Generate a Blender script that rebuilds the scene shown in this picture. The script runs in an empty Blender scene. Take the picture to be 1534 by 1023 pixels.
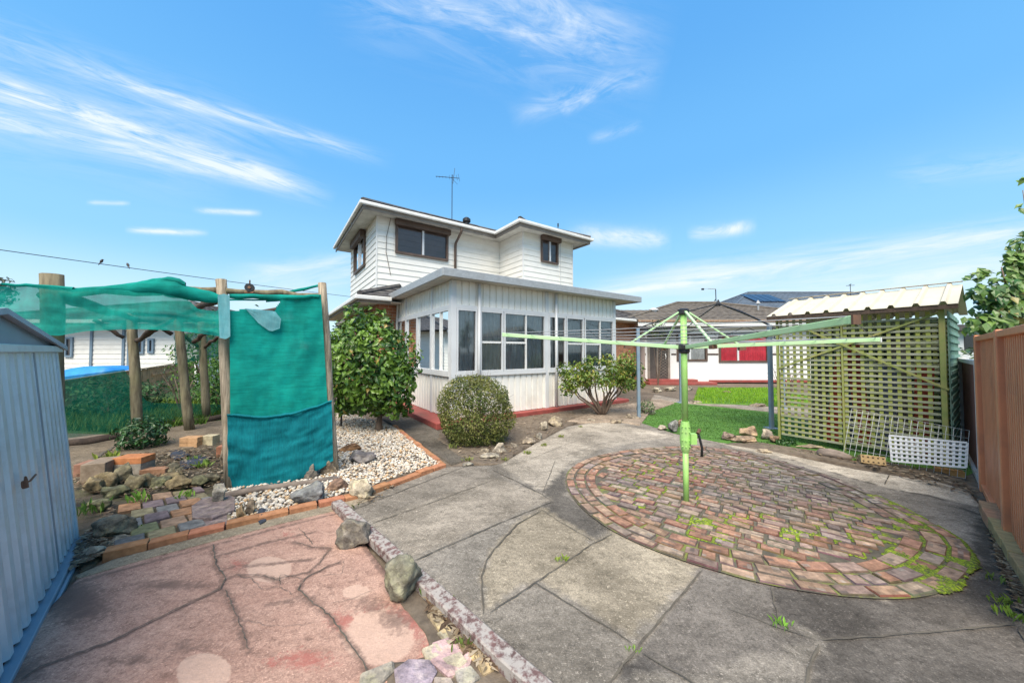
import bpy, math, random
import numpy as np
from mathutils import Vector, Matrix, noise
from mathutils.geometry import delaunay_2d_cdt
random.seed(7); RNG = np.random.default_rng(11)
scn = bpy.context.scene
COL = scn.collection
R = math.radians
# ---------------------------------------------------------------- calibration of the photo: focal length 510 px of 1534, eye at 1.5 m, tilted up
F, H, TH = 510.0, 1.5, math.atan(15/510)
def ray(px, py):
    x = (px-767)/F; u = (511.5-py)/F
    return (x, math.cos(TH)-u*math.sin(TH), math.sin(TH)+u*math.cos(TH))
def G(px, py, z=0.0):
    d = ray(px, py); t = (z-H)/d[2]
    return Vector((d[0]*t, d[1]*t, z))
def D(px, py, Y):
    d = ray(px, py); t = Y/d[1]
    return Vector((d[0]*t, Y, H+d[2]*t))
def W(px, py, p0, dr):
    "point of the vertical plane through p0 along dr"
    n = (-dr[1], dr[0]); d = ray(px, py)
    t = (p0[0]*n[0]+p0[1]*n[1])/(d[0]*n[0]+d[1]*n[1])
    return Vector((d[0]*t, d[1]*t, H+d[2]*t))
def rnd(a, b): return random.uniform(a, b)
# ---------------------------------------------------------------- materials
def mat(name, c1, c2=None, scale=6, rough=.7, bump=.15, attr=False, stretch=(1,1,1), metal=0, big=.25, spec=.4, dirt=None, dirt_amt=.5, dscale=2.5, dpos=(.48,.72), trans=0, bscale=None, bdist=.01):
    m = bpy.data.materials.new(name); m.use_nodes = True
    nt = m.node_tree; N = nt.nodes; L = nt.links; b = N['Principled BSDF']
    b.inputs['Roughness'].default_value = rough; b.inputs['Metallic'].default_value = metal
    b.inputs['Specular IOR Level'].default_value = spec
    tc = N.new('ShaderNodeTexCoord'); mp = N.new('ShaderNodeMapping'); mp.inputs['Scale'].default_value = stretch
    L.new(tc.outputs['Object'], mp.inputs['Vector'])
    n1 = N.new('ShaderNodeTexNoise'); n1.inputs['Scale'].default_value = scale; n1.inputs['Detail'].default_value = 8; n1.inputs['Roughness'].default_value = .65
    L.new(mp.outputs[0], n1.inputs['Vector'])
    r1 = N.new('ShaderNodeValToRGB'); c2 = c2 or tuple(x*.75 for x in c1)
    r1.color_ramp.elements[0].position = .32; r1.color_ramp.elements[1].position = .68
    r1.color_ramp.elements[0].color = (*c2, 1); r1.color_ramp.elements[1].color = (*c1, 1)
    L.new(n1.outputs['Fac'], r1.inputs['Fac'])
    out = r1.outputs['Color']
    n2 = N.new('ShaderNodeTexNoise'); n2.inputs['Scale'].default_value = dscale; n2.inputs['Detail'].default_value = 6; n2.inputs['Roughness'].default_value = .7
    L.new(tc.outputs['Object'], n2.inputs['Vector'])
    if dirt:
        r2 = N.new('ShaderNodeValToRGB'); r2.color_ramp.elements[0].position = dpos[0]; r2.color_ramp.elements[1].position = dpos[1]
        r2.color_ramp.elements[0].color = (0,0,0,1); r2.color_ramp.elements[1].color = (dirt_amt,)*3+(1,)
        L.new(n2.outputs['Fac'], r2.inputs['Fac'])
        mx = N.new('ShaderNodeMixRGB'); mx.inputs['Color2'].default_value = (*dirt, 1)
        L.new(r2.outputs['Color'], mx.inputs['Fac']); L.new(out, mx.inputs['Color1']); out = mx.outputs[0]
    elif big:
        mr = N.new('ShaderNodeMapRange'); mr.inputs['From Min'].default_value = .3; mr.inputs['From Max'].default_value = .7
        mr.inputs['To Min'].default_value = 1-big; mr.inputs['To Max'].default_value = 1+big
        L.new(n2.outputs['Fac'], mr.inputs['Value'])
        mx = N.new('ShaderNodeMixRGB'); mx.blend_type = 'MULTIPLY'; mx.inputs['Fac'].default_value = 1
        L.new(out, mx.inputs['Color1']); L.new(mr.outputs[0], mx.inputs['Color2']); out = mx.outputs[0]
    if attr:
        at = N.new('ShaderNodeAttribute'); at.attribute_name = 'col'
        mx = N.new('ShaderNodeMixRGB'); mx.blend_type = 'MULTIPLY'; mx.inputs['Fac'].default_value = 1
        L.new(at.outputs['Color'], mx.inputs['Color1']); L.new(out, mx.inputs['Color2']); out = mx.outputs[0]
    L.new(out, b.inputs['Base Color'])
    if bump:
        bp = N.new('ShaderNodeBump'); bp.inputs['Strength'].default_value = bump; bp.inputs['Distance'].default_value = bdist
        n3 = n1
        if bscale:
            n3 = N.new('ShaderNodeTexNoise'); n3.inputs['Scale'].default_value = bscale; n3.inputs['Detail'].default_value = 5
            L.new(mp.outputs[0], n3.inputs['Vector'])
        L.new(n3.outputs['Fac'], bp.inputs['Height']); L.new(bp.outputs[0], b.inputs['Normal'])
    if trans:
        tr = N.new('ShaderNodeBsdfTranslucent'); L.new(out, tr.inputs['Color'])
        ms = N.new('ShaderNodeMixShader'); ms.inputs[0].default_value = trans
        L.new(b.outputs[0], ms.inputs[1]); L.new(tr.outputs[0], ms.inputs[2]); L.new(ms.outputs[0], N['Material Output'].inputs['Surface'])
    return m
def cloth_mat(name, c, alpha, c2=None, trans=.35, streak=(3,3,.6)):
    m = mat(name, c, c2, scale=7, rough=.85, bump=.25, stretch=streak, big=.32, trans=trans, spec=.2, bscale=90, bdist=.002)
    nt = m.node_tree; N = nt.nodes; L = nt.links; out = N['Material Output']
    src = out.inputs['Surface'].links[0].from_socket
    tp = N.new('ShaderNodeBsdfTransparent'); tp.inputs[0].default_value = (1, 1, 1, 1)
    # woven mesh: the more edge-on, the more closed
    lw = N.new('ShaderNodeLayerWeight'); lw.inputs['Blend'].default_value = .25
    n = N.new('ShaderNodeTexNoise'); n.inputs['Scale'].default_value = 3; n.inputs['Detail'].default_value = 3
    tc = N.new('ShaderNodeTexCoord'); L.new(tc.outputs['Object'], n.inputs['Vector'])
    ma = N.new('ShaderNodeMath'); ma.operation = 'MULTIPLY_ADD'; ma.inputs[1].default_value = .25; ma.inputs[2].default_value = alpha-.125
    L.new(n.outputs['Fac'], ma.inputs[0])
    mb = N.new('ShaderNodeMath'); mb.operation = 'ADD'; mb.use_clamp = True
    L.new(ma.outputs[0], mb.inputs[0]); L.new(lw.outputs['Facing'], mb.inputs[1])
    mc = N.new('ShaderNodeMath'); mc.operation = 'MULTIPLY_ADD'; mc.inputs[1].default_value = .12; mc.inputs[2].default_value = 0
    L.new(lw.outputs['Facing'], mc.inputs[0]); L.new(mc.outputs[0], mb.inputs[1])
    ms = N.new('ShaderNodeMixShader'); L.new(mb.outputs[0], ms.inputs[0]); L.new(tp.outputs[0], ms.inputs[1]); L.new(src, ms.inputs[2])
    L.new(ms.outputs[0], out.inputs['Surface'])
    return m
def glass_mat(name, tint, refl=1.5, wav=.02):
    m = bpy.data.materials.new(name); m.use_nodes = True; nt = m.node_tree; N = nt.nodes; L = nt.links
    N.remove(N['Principled BSDF'])
    fr = N.new('ShaderNodeFresnel'); fr.inputs['IOR'].default_value = refl
    tp = N.new('ShaderNodeBsdfTransparent'); tp.inputs[0].default_value = (*tint, 1)
    gl = N.new('ShaderNodeBsdfGlossy'); gl.inputs['Roughness'].default_value = .03; gl.inputs[0].default_value = (.9,.93,.95,1)
    n = N.new('ShaderNodeTexNoise'); n.inputs['Scale'].default_value = 1.2; bp = N.new('ShaderNodeBump'); bp.inputs['Strength'].default_value = wav
    L.new(n.outputs['Fac'], bp.inputs['Height']); L.new(bp.outputs[0], gl.inputs['Normal'])
    ms = N.new('ShaderNodeMixShader'); L.new(fr.outputs[0], ms.inputs[0]); L.new(tp.outputs[0], ms.inputs[1]); L.new(gl.outputs[0], ms.inputs[2])
    L.new(ms.outputs[0], N['Material Output'].inputs['Surface'])
    return m
def brick_mat(name, c1, c2, mortar, bw=.24, bh=.086):
    m = bpy.data.materials.new(name); m.use_nodes = True; nt = m.node_tree; N = nt.nodes; L = nt.links; b = N['Principled BSDF']
    tc = N.new('ShaderNodeTexCoord'); sp = N.new('ShaderNodeSeparateXYZ'); L.new(tc.outputs['Object'], sp.inputs[0])
    ad = N.new('ShaderNodeMath'); L.new(sp.outputs['X'], ad.inputs[0]); L.new(sp.outputs['Y'], ad.inputs[1])
    cb = N.new('ShaderNodeCombineXYZ'); L.new(ad.outputs[0], cb.inputs['X']); L.new(sp.outputs['Z'], cb.inputs['Y'])
    br = N.new('ShaderNodeTexBrick'); br.inputs['Scale'].default_value = 1; br.inputs['Brick Width'].default_value = bw; br.inputs['Row Height'].default_value = bh
    br.inputs['Mortar Size'].default_value = .006; br.inputs['Color1'].default_value = (*c1,1); br.inputs['Color2'].default_value = (*c2,1); br.inputs['Mortar'].default_value = (*mortar,1)
    L.new(cb.outputs[0], br.inputs['Vector'])
    n = N.new('ShaderNodeTexNoise'); n.inputs['Scale'].default_value = 7; n.inputs['Detail'].default_value = 6
    mx = N.new('ShaderNodeMixRGB'); mx.blend_type = 'OVERLAY'; mx.inputs[0].default_value = .5; L.new(tc.outputs['Object'], n.inputs['Vector'])
    L.new(br.outputs['Color'], mx.inputs[1]); L.new(n.outputs['Fac'], mx.inputs[2]); L.new(mx.outputs[0], b.inputs['Base Color'])
    bp = N.new('ShaderNodeBump'); bp.inputs['Strength'].default_value = .4; bp.inputs['Distance'].default_value = .01; bp.invert = True
    L.new(br.outputs['Fac'], bp.inputs['Height']); L.new(bp.outputs[0], b.inputs['Normal']); b.inputs['Roughness'].default_value = .85
    return m
X = {}
X['soil'] = mat('soil', (.17,.135,.10), (.085,.066,.048), scale=14, rough=.95, bump=.6, big=.35, dscale=1.1, bdist=.03)
X['soil_dark'] = mat('dark_damp_soil', (.10,.08,.055), (.04,.032,.022), scale=17, rough=1, bump=1.0, dirt=(.07,.09,.025), dirt_amt=.6, dscale=4, bdist=.03)
X['far_ground'] = X['soil']
X['white_board'] = mat('white_weatherboard_paint', (.81,.795,.735), (.73,.715,.66), scale=3, rough=.55, bump=.05, dirt=(.5,.47,.4), dirt_amt=.25, stretch=(1,1,5))
X['cream_metal'] = mat('cream_ribbed_metal', (.83,.82,.765), (.76,.745,.68), scale=2.5, rough=.45, bump=.04, dirt=(.5,.44,.34), dirt_amt=.4, stretch=(4,4,.8), dscale=1.6)
X['alu'] = mat('painted_aluminium', (.66,.675,.68), (.57,.585,.595), scale=5, rough=.4, bump=.03, dirt=(.38,.38,.36), dirt_amt=.3)
X['galv'] = mat('galvanised_fascia', (.40,.42,.43), (.30,.315,.325), scale=5, rough=.5, bump=.05, metal=.25, stretch=(3,3,6), dirt=(.25,.24,.22), dirt_amt=.4)
X['brown'] = mat('brown_frame_paint', (.125,.085,.065), (.085,.058,.045), rough=.5, bump=.05)
X['taupe'] = mat('taupe_fascia_paint', (.25,.215,.18), (.2,.17,.14), rough=.6, bump=.05)
X['white'] = mat('white_gutter_paint', (.76,.76,.74), (.66,.66,.63), rough=.5, bump=.04, dirt=(.42,.4,.34), dirt_amt=.3)
X['soffit'] = mat('pale_soffit', (.6,.58,.53), (.55,.53,.48), rough=.7, bump=.03)
X['redpaint'] = mat('red_plinth_paint', (.33,.075,.062), (.22,.05,.042), scale=5, rough=.6, bump=.1, dirt=(.16,.09,.07), dirt_amt=.55, dscale=3)
X['tile'] = mat('dark_roof_tile', (.085,.08,.08), (.04,.038,.04), scale=5, rough=.85, bump=.5, dirt=(.19,.18,.15), dirt_amt=.55, dscale=4)
X['tile_brown'] = mat('brown_roof_tile', (.15,.128,.105), (.075,.065,.056), scale=4, rough=.9, bump=.5, dirt=(.23,.2,.15), dirt_amt=.5, dscale=3)
X['tile_slate'] = mat('slate_roof_tile', (.10,.125,.155), (.07,.088,.11), scale=3, rough=.6, bump=.2)
X['brick'] = brick_mat('orange_brick', (.46,.19,.085), (.33,.125,.06), (.42,.37,.3))
X['brick_tan'] = brick_mat('tan_brick', (.33,.21,.13), (.22,.13,.09), (.4,.36,.3))
X['glass'] = glass_mat('window_glass', (.90,.91,.91), 2.0)
X['glass_dark'] = glass_mat('dark_window_glass', (.46,.40,.40), 1.6)
X['glass_clear'] = glass_mat('clear_glass', (.97,.97,.97), 1.3)
X['blind'] = mat('grey_blind', (.72,.72,.70), (.58,.58,.57), scale=2, rough=.8, bump=.1, stretch=(14,14,.1))
X['curtain'] = mat('pale_curtain', (.6,.6,.58), (.4,.4,.4), scale=2, rough=.9, bump=.2, stretch=(12,12,.1))
X['curtain_red'] = mat('red_curtain', (.85,.09,.13), (.62,.05,.08), scale=2, rough=.9, bump=.2, stretch=(8,8,.1))
X['gap_backing'] = mat('dark_gap_backing', (.05,.065,.035), (.02,.028,.016), scale=3, rough=.9, bump=.3, stretch=(9,9,.5))
X['dark'] = mat('dark_interior', (.06,.055,.05), (.04,.036,.033), rough=.9, bump=0)
X['room'] = mat('room_lining', (.42,.35,.28), (.34,.28,.22), rough=.9, bump=0)
X['black'] = mat('black_metal', (.025,.027,.03), (.018,.018,.02), rough=.45, bump=.04)
X['green_metal'] = mat('pale_green_paint', (.36,.64,.19), (.28,.54,.13), scale=9, rough=.4, bump=.06, dirt=(.36,.36,.24), dirt_amt=.55, dscale=7)
X['green_arm'] = mat('mint_green_paint', (.47,.69,.40), (.36,.58,.29), scale=9, rough=.45, bump=.06, dirt=(.40,.42,.26), dirt_amt=.5, dscale=9)
X['blue_metal'] = mat('blue_grey_post_paint', (.21,.30,.38), (.15,.22,.29), scale=6, rough=.45, bump=.06, dirt=(.2,.16,.12), dirt_amt=.4, dscale=6)
X['shed_blue'] = mat('pale_blue_steel', (.49,.63,.70), (.42,.55,.62), scale=2, rough=.33, metal=.3, bump=.03, stretch=(5,5,.8), dirt=(.28,.34,.36), dirt_amt=.6, dscale=3.5)
X['shed_dark'] = mat('blue_grey_steel', (.19,.27,.34), (.16,.23,.3), scale=3, rough=.4, bump=.03, dirt=(.13,.17,.2), dirt_amt=.4)
X['shed_roof'] = mat('weathered_zinc_roof', (.33,.40,.46), (.26,.32,.38), scale=4, rough=.5, bump=.05, dirt=(.2,.22,.22), dirt_amt=.4)
X['rust'] = mat('rusty_steel', (.2,.1,.055), (.1,.06,.04), rough=.8, bump=.2)
X['fence'] = mat('terracotta_steel', (.70,.28,.135), (.58,.22,.105), scale=2, rough=.45, bump=.03, stretch=(4,4,.7), dirt=(.36,.16,.095), dirt_amt=.6, dscale=2.2)
X['fence_brown'] = mat('dark_brown_steel', (.24,.10,.075), (.18,.078,.058), scale=2, rough=.5, bump=.03, stretch=(4,4,.7), dirt=(.22,.13,.09), dirt_amt=.35)
X['trim_pale'] = mat('pale_fence_trim', (.55,.56,.56), (.46,.47,.47), rough=.5, bump=.04)
X['teal'] = cloth_mat('teal_shade_cloth', (.012,.44,.35), .80, (.007,.31,.245), trans=.5)
X['teal_panel'] = cloth_mat('teal_shade_panel', (.006,.365,.295), 1.02, (.003,.24,.195), streak=(.7,.7,9))  # horizontal streaks put weave lines and crease shading into the colour
X['teal_blue'] = cloth_mat('blue_teal_shade_fold', (.008,.28,.325), 1.0, (.004,.17,.21), streak=(14,14,.5))
X['teal_pale'] = cloth_mat('pale_faded_cloth', (.20,.46,.50), 1.0, (.12,.38,.42))
X['net'] = cloth_mat('dark_green_netting', (.010,.20,.12), .66, (.005,.12,.07))
X['wood_grey'] = mat('weathered_post_timber', (.50,.42,.31), (.10,.075,.052), scale=3.5, rough=.95, bump=.9, stretch=(11,11,.8), dirt=(.17,.155,.095), dirt_amt=.6, bdist=.02)
X['wood_log'] = mat('old_log', (.23,.20,.125), (.075,.06,.037), scale=3, rough=.9, bump=.4, stretch=(8,8,.8), dirt=(.2,.19,.09), dirt_amt=.5)
X['wood_dark'] = mat('dark_branch', (.09,.062,.045), (.045,.032,.025), rough=.9, bump=.4, stretch=(6,6,1))
X['wood_slab'] = mat('grey_driftwood', (.27,.22,.18), (.12,.095,.08), scale=4, rough=.9, bump=.5, stretch=(2,2,8))
X['paling'] = mat('brown_paling', (.52,.335,.19), (.34,.21,.115), scale=3, rough=.9, bump=.3, stretch=(10,10,.6))
X['bark'] = mat('brown_bark', (.20,.145,.105), (.10,.072,.055), scale=10, rough=.95, bump=.5, stretch=(1,1,.35))
X['leaf'] = mat('glossy_leaf', (1,1,1), (.8,.8,.8), scale=2, rough=.38, bump=0, attr=True, big=.2, trans=.22, spec=.5)
X['leaf_dull'] = mat('dull_leaf', (1,1,1), (.85,.85,.85), scale=3, rough=.6, bump=0, attr=True, big=.22, trans=.2, spec=.25)
X['rock'] = mat('boulder_stone', (1.25,1.2,1.15), (.30,.29,.28), scale=13, rough=.95, bump=1.0, attr=True, dirt=(2.0,2.0,1.5), dirt_amt=.55, dscale=11, bdist=.03)
X['pebble'] = mat('white_pebble', (1,1,1), (.85,.83,.8), scale=20, rough=.7, bump=0, attr=True, big=.1)
X['brick_loose'] = mat('loose_brick', (1,1,1), (.62,.58,.55), scale=16, rough=.95, bump=.5, attr=True, big=.22, dscale=6, bdist=.008)
X['paver'] = mat('paver_brick', (1.12,1.1,1.06), (.42,.41,.40), scale=17, rough=.95, bump=.9, attr=True, dirt=(.50,.50,.50), dirt_amt=.85, dscale=5.5, bdist=.012)
X['moss'] = mat('bright_moss', (1,1,1), (.6,.65,.5), scale=20, rough=.95, bump=.4, attr=True, big=.2)
X['mossgap'] = mat('mossy_joint_earth', (.13,.115,.085), (.06,.054,.042), scale=14, rough=1, bump=.6, dirt=(.17,.20,.03), dirt_amt=.85, dscale=5, dpos=(.5,.64))
X['joint'] = mat('dirt_filled_joint', (.12,.105,.082), (.055,.048,.04), scale=18, rough=1, bump=.4, dirt=(.13,.115,.085), dirt_amt=.7, dscale=2.5)
X['turf'] = mat('artificial_turf', (.095,.215,.036), (.052,.14,.02), scale=14, rough=.95, bump=.8, big=.38, dscale=1.4, bscale=160, bdist=.02)
X['lawnbase'] = mat('lawn_earth', (.10,.21,.03), (.06,.14,.02), scale=6, rough=1, bump=.4, big=.2)
X['back_green'] = mat('rough_grass_earth', (.05,.09,.022), (.03,.05,.015), scale=8, rough=1, bump=.5)
X['cream_roof'] = mat('cream_roof_sheet', (.58,.53,.41), (.51,.46,.35), scale=2.5, rough=.5, bump=.03, dirt=(.45,.39,.28), dirt_amt=.35, dscale=3)
X['lattice_h'] = mat('weathered_lattice', (.36,.37,.26), (.19,.22,.10), scale=5, rough=.85, bump=.2, dirt=(.36,.355,.32), dirt_amt=.75, dscale=5, stretch=(1,1,6))
X['lattice_v'] = mat('mossy_lattice', (.40,.42,.10), (.24,.275,.055), scale=5, rough=.85, bump=.2, dirt=(.16,.22,.08), dirt_amt=.5, dscale=5)
X['lattice_teal'] = mat('teal_end_lattice', (.20,.36,.29), (.13,.25,.2), scale=4, rough=.8, bump=.2, dirt=(.32,.4,.36), dirt_amt=.6)
X['olive_post'] = mat('olive_shed_post', (.32,.35,.11), (.2,.24,.07), scale=5, rough=.8, bump=.2, dirt=(.30,.2,.09), dirt_amt=.6, dscale=5)
X['wire'] = mat('galvanised_wire', (.5,.51,.5), (.4,.41,.4), rough=.4, bump=0, metal=.3)
X['plastic'] = mat('white_plastic', (.82,.83,.83), (.76,.77,.77), rough=.45, bump=0, dirt=(.6,.6,.55), dirt_amt=.3)
X['panel_blue'] = mat('solar_cell', (.02,.03,.06), (.015,.022,.045), rough=.15, bump=0)
X['tarp'] = mat('blue_tarp', (.03,.24,.62), (.02,.18,.5), scale=3, rough=.5, bump=.2)
X['beam_paint'] = mat('flaking_beam_paint', (.17,.095,.09), (.08,.05,.046), scale=9, rough=.9, bump=.8, dirt=(.32,.295,.27), dirt_amt=.95, dscale=20, dpos=(.42,.54))
X['plaster'] = mat('white_fibro_paint', (.76,.75,.73), (.7,.69,.67), scale=2, rough=.6, bump=.04, dirt=(.6,.54,.46), dirt_amt=.25)
X['screen'] = mat('screen_door_mesh', (.10,.085,.075), (.06,.05,.045), rough=.6, bump=0, scale=40)
X['feather'] = mat('dark_feathers', (.1,.09,.085), (.05,.045,.045), rough=.8, bump=.1)
X['garment'] = mat('blue_black_fabric', (.035,.045,.065), (.02,.025,.035), rough=.9, bump=.5)
# ---------------------------------------------------------------- mesh builder
def tag(o, label=None, cat=None, group=None, kind=None):
    if label: o['label'] = label
    if cat: o['category'] = cat
    if group: o['group'] = group
    if kind: o['kind'] = kind
    return o
def empty(name, loc, label, cat, group=None, rot=(0,0,0)):
    o = bpy.data.objects.new(name, None); COL.objects.link(o); o.location = loc; o.rotation_euler = rot
    o.empty_display_size = .1
    return tag(o, label, cat, group)
class MB:
    def __init__(s): s.v = []; s.f = []; s.c = []
    def add(s, vs, fs, col=None):
        n = len(s.v); s.v += [tuple(p) for p in vs]; s.f += [tuple(i+n for i in f) for f in fs]; s.c += [col or (1,1,1)]*len(fs)
        return s
    def box(s, a, b, col=None):
        x0,y0,z0 = a; x1,y1,z1 = b
        return s.add([(x0,y0,z0),(x1,y0,z0),(x1,y1,z0),(x0,y1,z0),(x0,y0,z1),(x1,y0,z1),(x1,y1,z1),(x0,y1,z1)],
              [(0,3,2,1),(4,5,6,7),(0,1,5,4),(1,2,6,5),(2,3,7,6),(3,0,4,7)], col)
    def bar(s, p, q, w, h, up=(0,0,1), col=None):
        p = Vector(p); q = Vector(q); d = (q-p).normalized(); u = Vector(up)
        sd = d.cross(u)
        if sd.length < 1e-4: sd = d.cross(Vector((1,0,0)))
        sd.normalize(); u = sd.cross(d).normalized(); sd *= w/2; u *= h/2
        vs = [p-sd-u, p+sd-u, p+sd+u, p-sd+u, q-sd-u, q+sd-u, q+sd+u, q-sd+u]
        return s.add(vs, [(0,1,2,3),(7,6,5,4),(0,4,5,1),(1,5,6,2),(2,6,7,3),(3,7,4,0)], col)
    def tube(s, pts, rad, n=8, cap=True, col=None):
        pts = [Vector(p) for p in pts]; k = len(pts)
        if not hasattr(rad, '__len__'): rad = [rad]*k
        vs = []; fs = []; ref = Vector((.13,.31,.94)).normalized()
        for i, p in enumerate(pts):
            d = (pts[min(i+1,k-1)]-pts[max(i-1,0)]).normalized()
            r = ref if abs(d.dot(ref)) < .95 else Vector((1,0,0))
            a = d.cross(r).normalized(); b = d.cross(a)
            for j in range(n):
                t = 2*math.pi*j/n; vs.append(p+(a*math.cos(t)+b*math.sin(t))*rad[i])
        for i in range(k-1):
            for j in range(n):
                fs.append((i*n+j, i*n+(j+1)%n, (i+1)*n+(j+1)%n, (i+1)*n+j))
        if cap: fs += [tuple(range(n-1,-1,-1)), tuple((k-1)*n+j for j in range(n))]
        return s.add(vs, fs, col)
    def build(s, name, m, parent=None, origin=None, smooth=False, bevel=0, kind=None, fix=True):
        me = bpy.data.meshes.new(name); o = Vector(origin) if origin is not None else Vector()
        me.from_pydata([tuple(Vector(p)-o) for p in s.v], [], s.f)
        at = me.attributes.new('col', 'FLOAT_COLOR', 'FACE')
        at.data.foreach_set('color', np.array([(*c[:3],1.0) for c in s.c], dtype=np.float32).ravel())
        me.materials.append(m if not isinstance(m, str) else X[m])
        if smooth: me.polygons.foreach_set('use_smooth', [True]*len(me.polygons))
        ob = bpy.data.objects.new(name, me); COL.objects.link(ob)
        if parent: ob.parent = parent
        elif origin is not None: ob.location = o
        if bevel:
            md = ob.modifiers.new('bevel', 'BEVEL'); md.width = bevel; md.segments = 2; md.limit_method = 'ANGLE'; md.angle_limit = R(40)
        if kind: ob['kind'] = kind
        return ob
def spline(pts, n=4, closed=True):
    P = [Vector((p[0],p[1])) for p in pts]; out = []; k = len(P)
    for i in range(k if closed else k-1):
        g = lambda j: P[j%k] if closed else P[min(max(j,0),k-1)]
        a,b,c,d = g(i-1),g(i),g(i+1),g(i+2)
        for t in range(n):
            t /= n
            out.append(.5*((2*b)+(c-a)*t+(2*a-5*b+4*c-d)*t*t+(3*b-a-3*c+d)*t**3))
    if not closed: out.append(P[-1])
    return out
def inside(p, poly):
    x, y = p[0], p[1]; r = False; j = len(poly)-1
    for i in range(len(poly)):
        xi, yi = poly[i][0], poly[i][1]; xj, yj = poly[j][0], poly[j][1]
        if (yi > y) != (yj > y) and x < (xj-xi)*(y-yi)/(yj-yi)+xi: r = not r
        j = i
    return r
def sheet(name, poly, z, m, step=.08, amp=.004, tone=None, label=None, cat=None, kind='structure', thick=.05, freq=1.6):
    "a ground sheet with an exact outline and an inner grid; a little uneven"
    poly = [Vector((p[0],p[1])) for p in poly]
    P = []
    for i, a in enumerate(poly):
        b = poly[(i+1)%len(poly)]; n = max(1, int((b-a).length/step))
        P += [a.lerp(b, t/n) for t in range(n)]
    nb = len(P); E = [(i,(i+1)%nb) for i in range(nb)]
    xs = [p.x for p in P]; ys = [p.y for p in P]
    Q = list(P)
    x = min(xs)+step*.5
    while x < max(xs):
        y = min(ys)+step*.5
        while y < max(ys):
            q = Vector((x+rnd(-.2,.2)*step, y+rnd(-.2,.2)*step))
            if inside(q, P): Q.append(q)
            y += step
        x += step
    vs, es, fs, *_ = delaunay_2d_cdt(Q, E, [], 1, 1e-5, True)
    co = [(v.x, v.y, z+.004*noise.noise(Vector((v.x*1.6, v.y*1.6, .5)))) for v in vs]
    me = bpy.data.meshes.new(name)
    nv = len(co); faces = [tuple(f) for f in fs if inside(((vs[f[0]].x+vs[f[1]].x+vs[f[2]].x)/3,(vs[f[0]].y+vs[f[1]].y+vs[f[2]].y)/3),P)]
    cnt = {}
    for f in faces:
        for i in range(len(f)):
            e = (f[i], f[(i+1)%len(f)]); cnt[tuple(sorted(e))] = cnt.get(tuple(sorted(e)),0)+1
    low = {}
    for f in list(faces):
        for i in range(len(f)):
            a, b = f[i], f[(i+1)%len(f)]
            if cnt[tuple(sorted((a,b)))] == 1:
                for q in (a,b):
                    if q not in low: low[q] = len(co); co.append((co[q][0], co[q][1], co[q][2]-thick))
                faces.append((b, a, low[a], low[b]))
    me.from_pydata(co, [], faces)
    at = me.attributes.new('col', 'FLOAT_COLOR', 'POINT')
    cols = np.ones((len(co),4), dtype=np.float32)
    if tone:
        for i, c in enumerate(co): cols[i,:3] = tone(c)
    at.data.foreach_set('color', cols.ravel())
    me.polygons.foreach_set('use_smooth', [True]*len(me.polygons))
    me.materials.append(X[m] if isinstance(m,str) else m)
    ob = bpy.data.objects.new(name, me); COL.objects.link(ob)
    return tag(ob, label, cat, None, kind)
def rag(poly, amp=.02, step=.05, fr=7):
    P=[Vector((p[0],p[1])) for p in poly]; out=[]
    for i,a in enumerate(P):
        b=P[(i+1)%len(P)]; n=max(1,int((b-a).length/step))
        for k in range(n):
            q=a.lerp(b,k/n); out.append(q+Vector((noise.noise(Vector((q.x*fr,q.y*fr,3))),noise.noise(Vector((q.x*fr,q.y*fr,9)))))*amp)
    return out
def pix(*pts): return [G(x,y) for x,y in pts]
# ---------------------------------------------------------------- leaves
def leaves(pos, nrm, size, cols, aspect=.5, fold=.18, name='crown', m='leaf', parent=None, origin=None, tipdown=.3, kind=None):
    n = len(pos); pos = np.asarray(pos); nrm = np.asarray(nrm); nrm /= np.linalg.norm(nrm,axis=1)[:,None]+1e-9
    t = RNG.normal(size=(n,3)); t[:,2] -= tipdown*2
    t -= (t*nrm).sum(1)[:,None]*nrm; t /= np.linalg.norm(t,axis=1)[:,None]+1e-9
    s = np.cross(nrm, t); L = np.asarray(size)[:,None]
    base = pos-t*L*.5; tip = pos+t*L*.5-nrm*L*.10
    l = pos-t*L*.08-s*L*aspect*.5+nrm*L*fold*.5; r = pos-t*L*.08+s*L*aspect*.5+nrm*L*fold*.5
    mid = pos+t*L*.05
    V = np.stack([base,l,tip,r,mid],1).reshape(-1,3)
    if origin is not None: V = V-np.array(origin)
    i = np.arange(n)*5
    Fq = np.stack([np.stack([i,i+4,i+1],1),np.stack([i+1,i+4,i+2],1),np.stack([i,i+3,i+4],1),np.stack([i+3,i+2,i+4],1)],1).reshape(-1,3)
    me = bpy.data.meshes.new(name); me.from_pydata(V.tolist(), [], Fq.tolist())
    at = me.attributes.new('col','FLOAT_COLOR','FACE')
    c = np.repeat(np.concatenate([np.asarray(cols),np.ones((n,1))],1),4,axis=0).astype(np.float32)
    at.data.foreach_set('color', c.ravel())
    me.materials.append(X[m]); ob = bpy.data.objects.new(name, me); COL.objects.link(ob)
    if parent: ob.parent = parent
    elif origin is not None: ob.location = origin
    if kind: ob['kind'] = kind
    return ob
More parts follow.
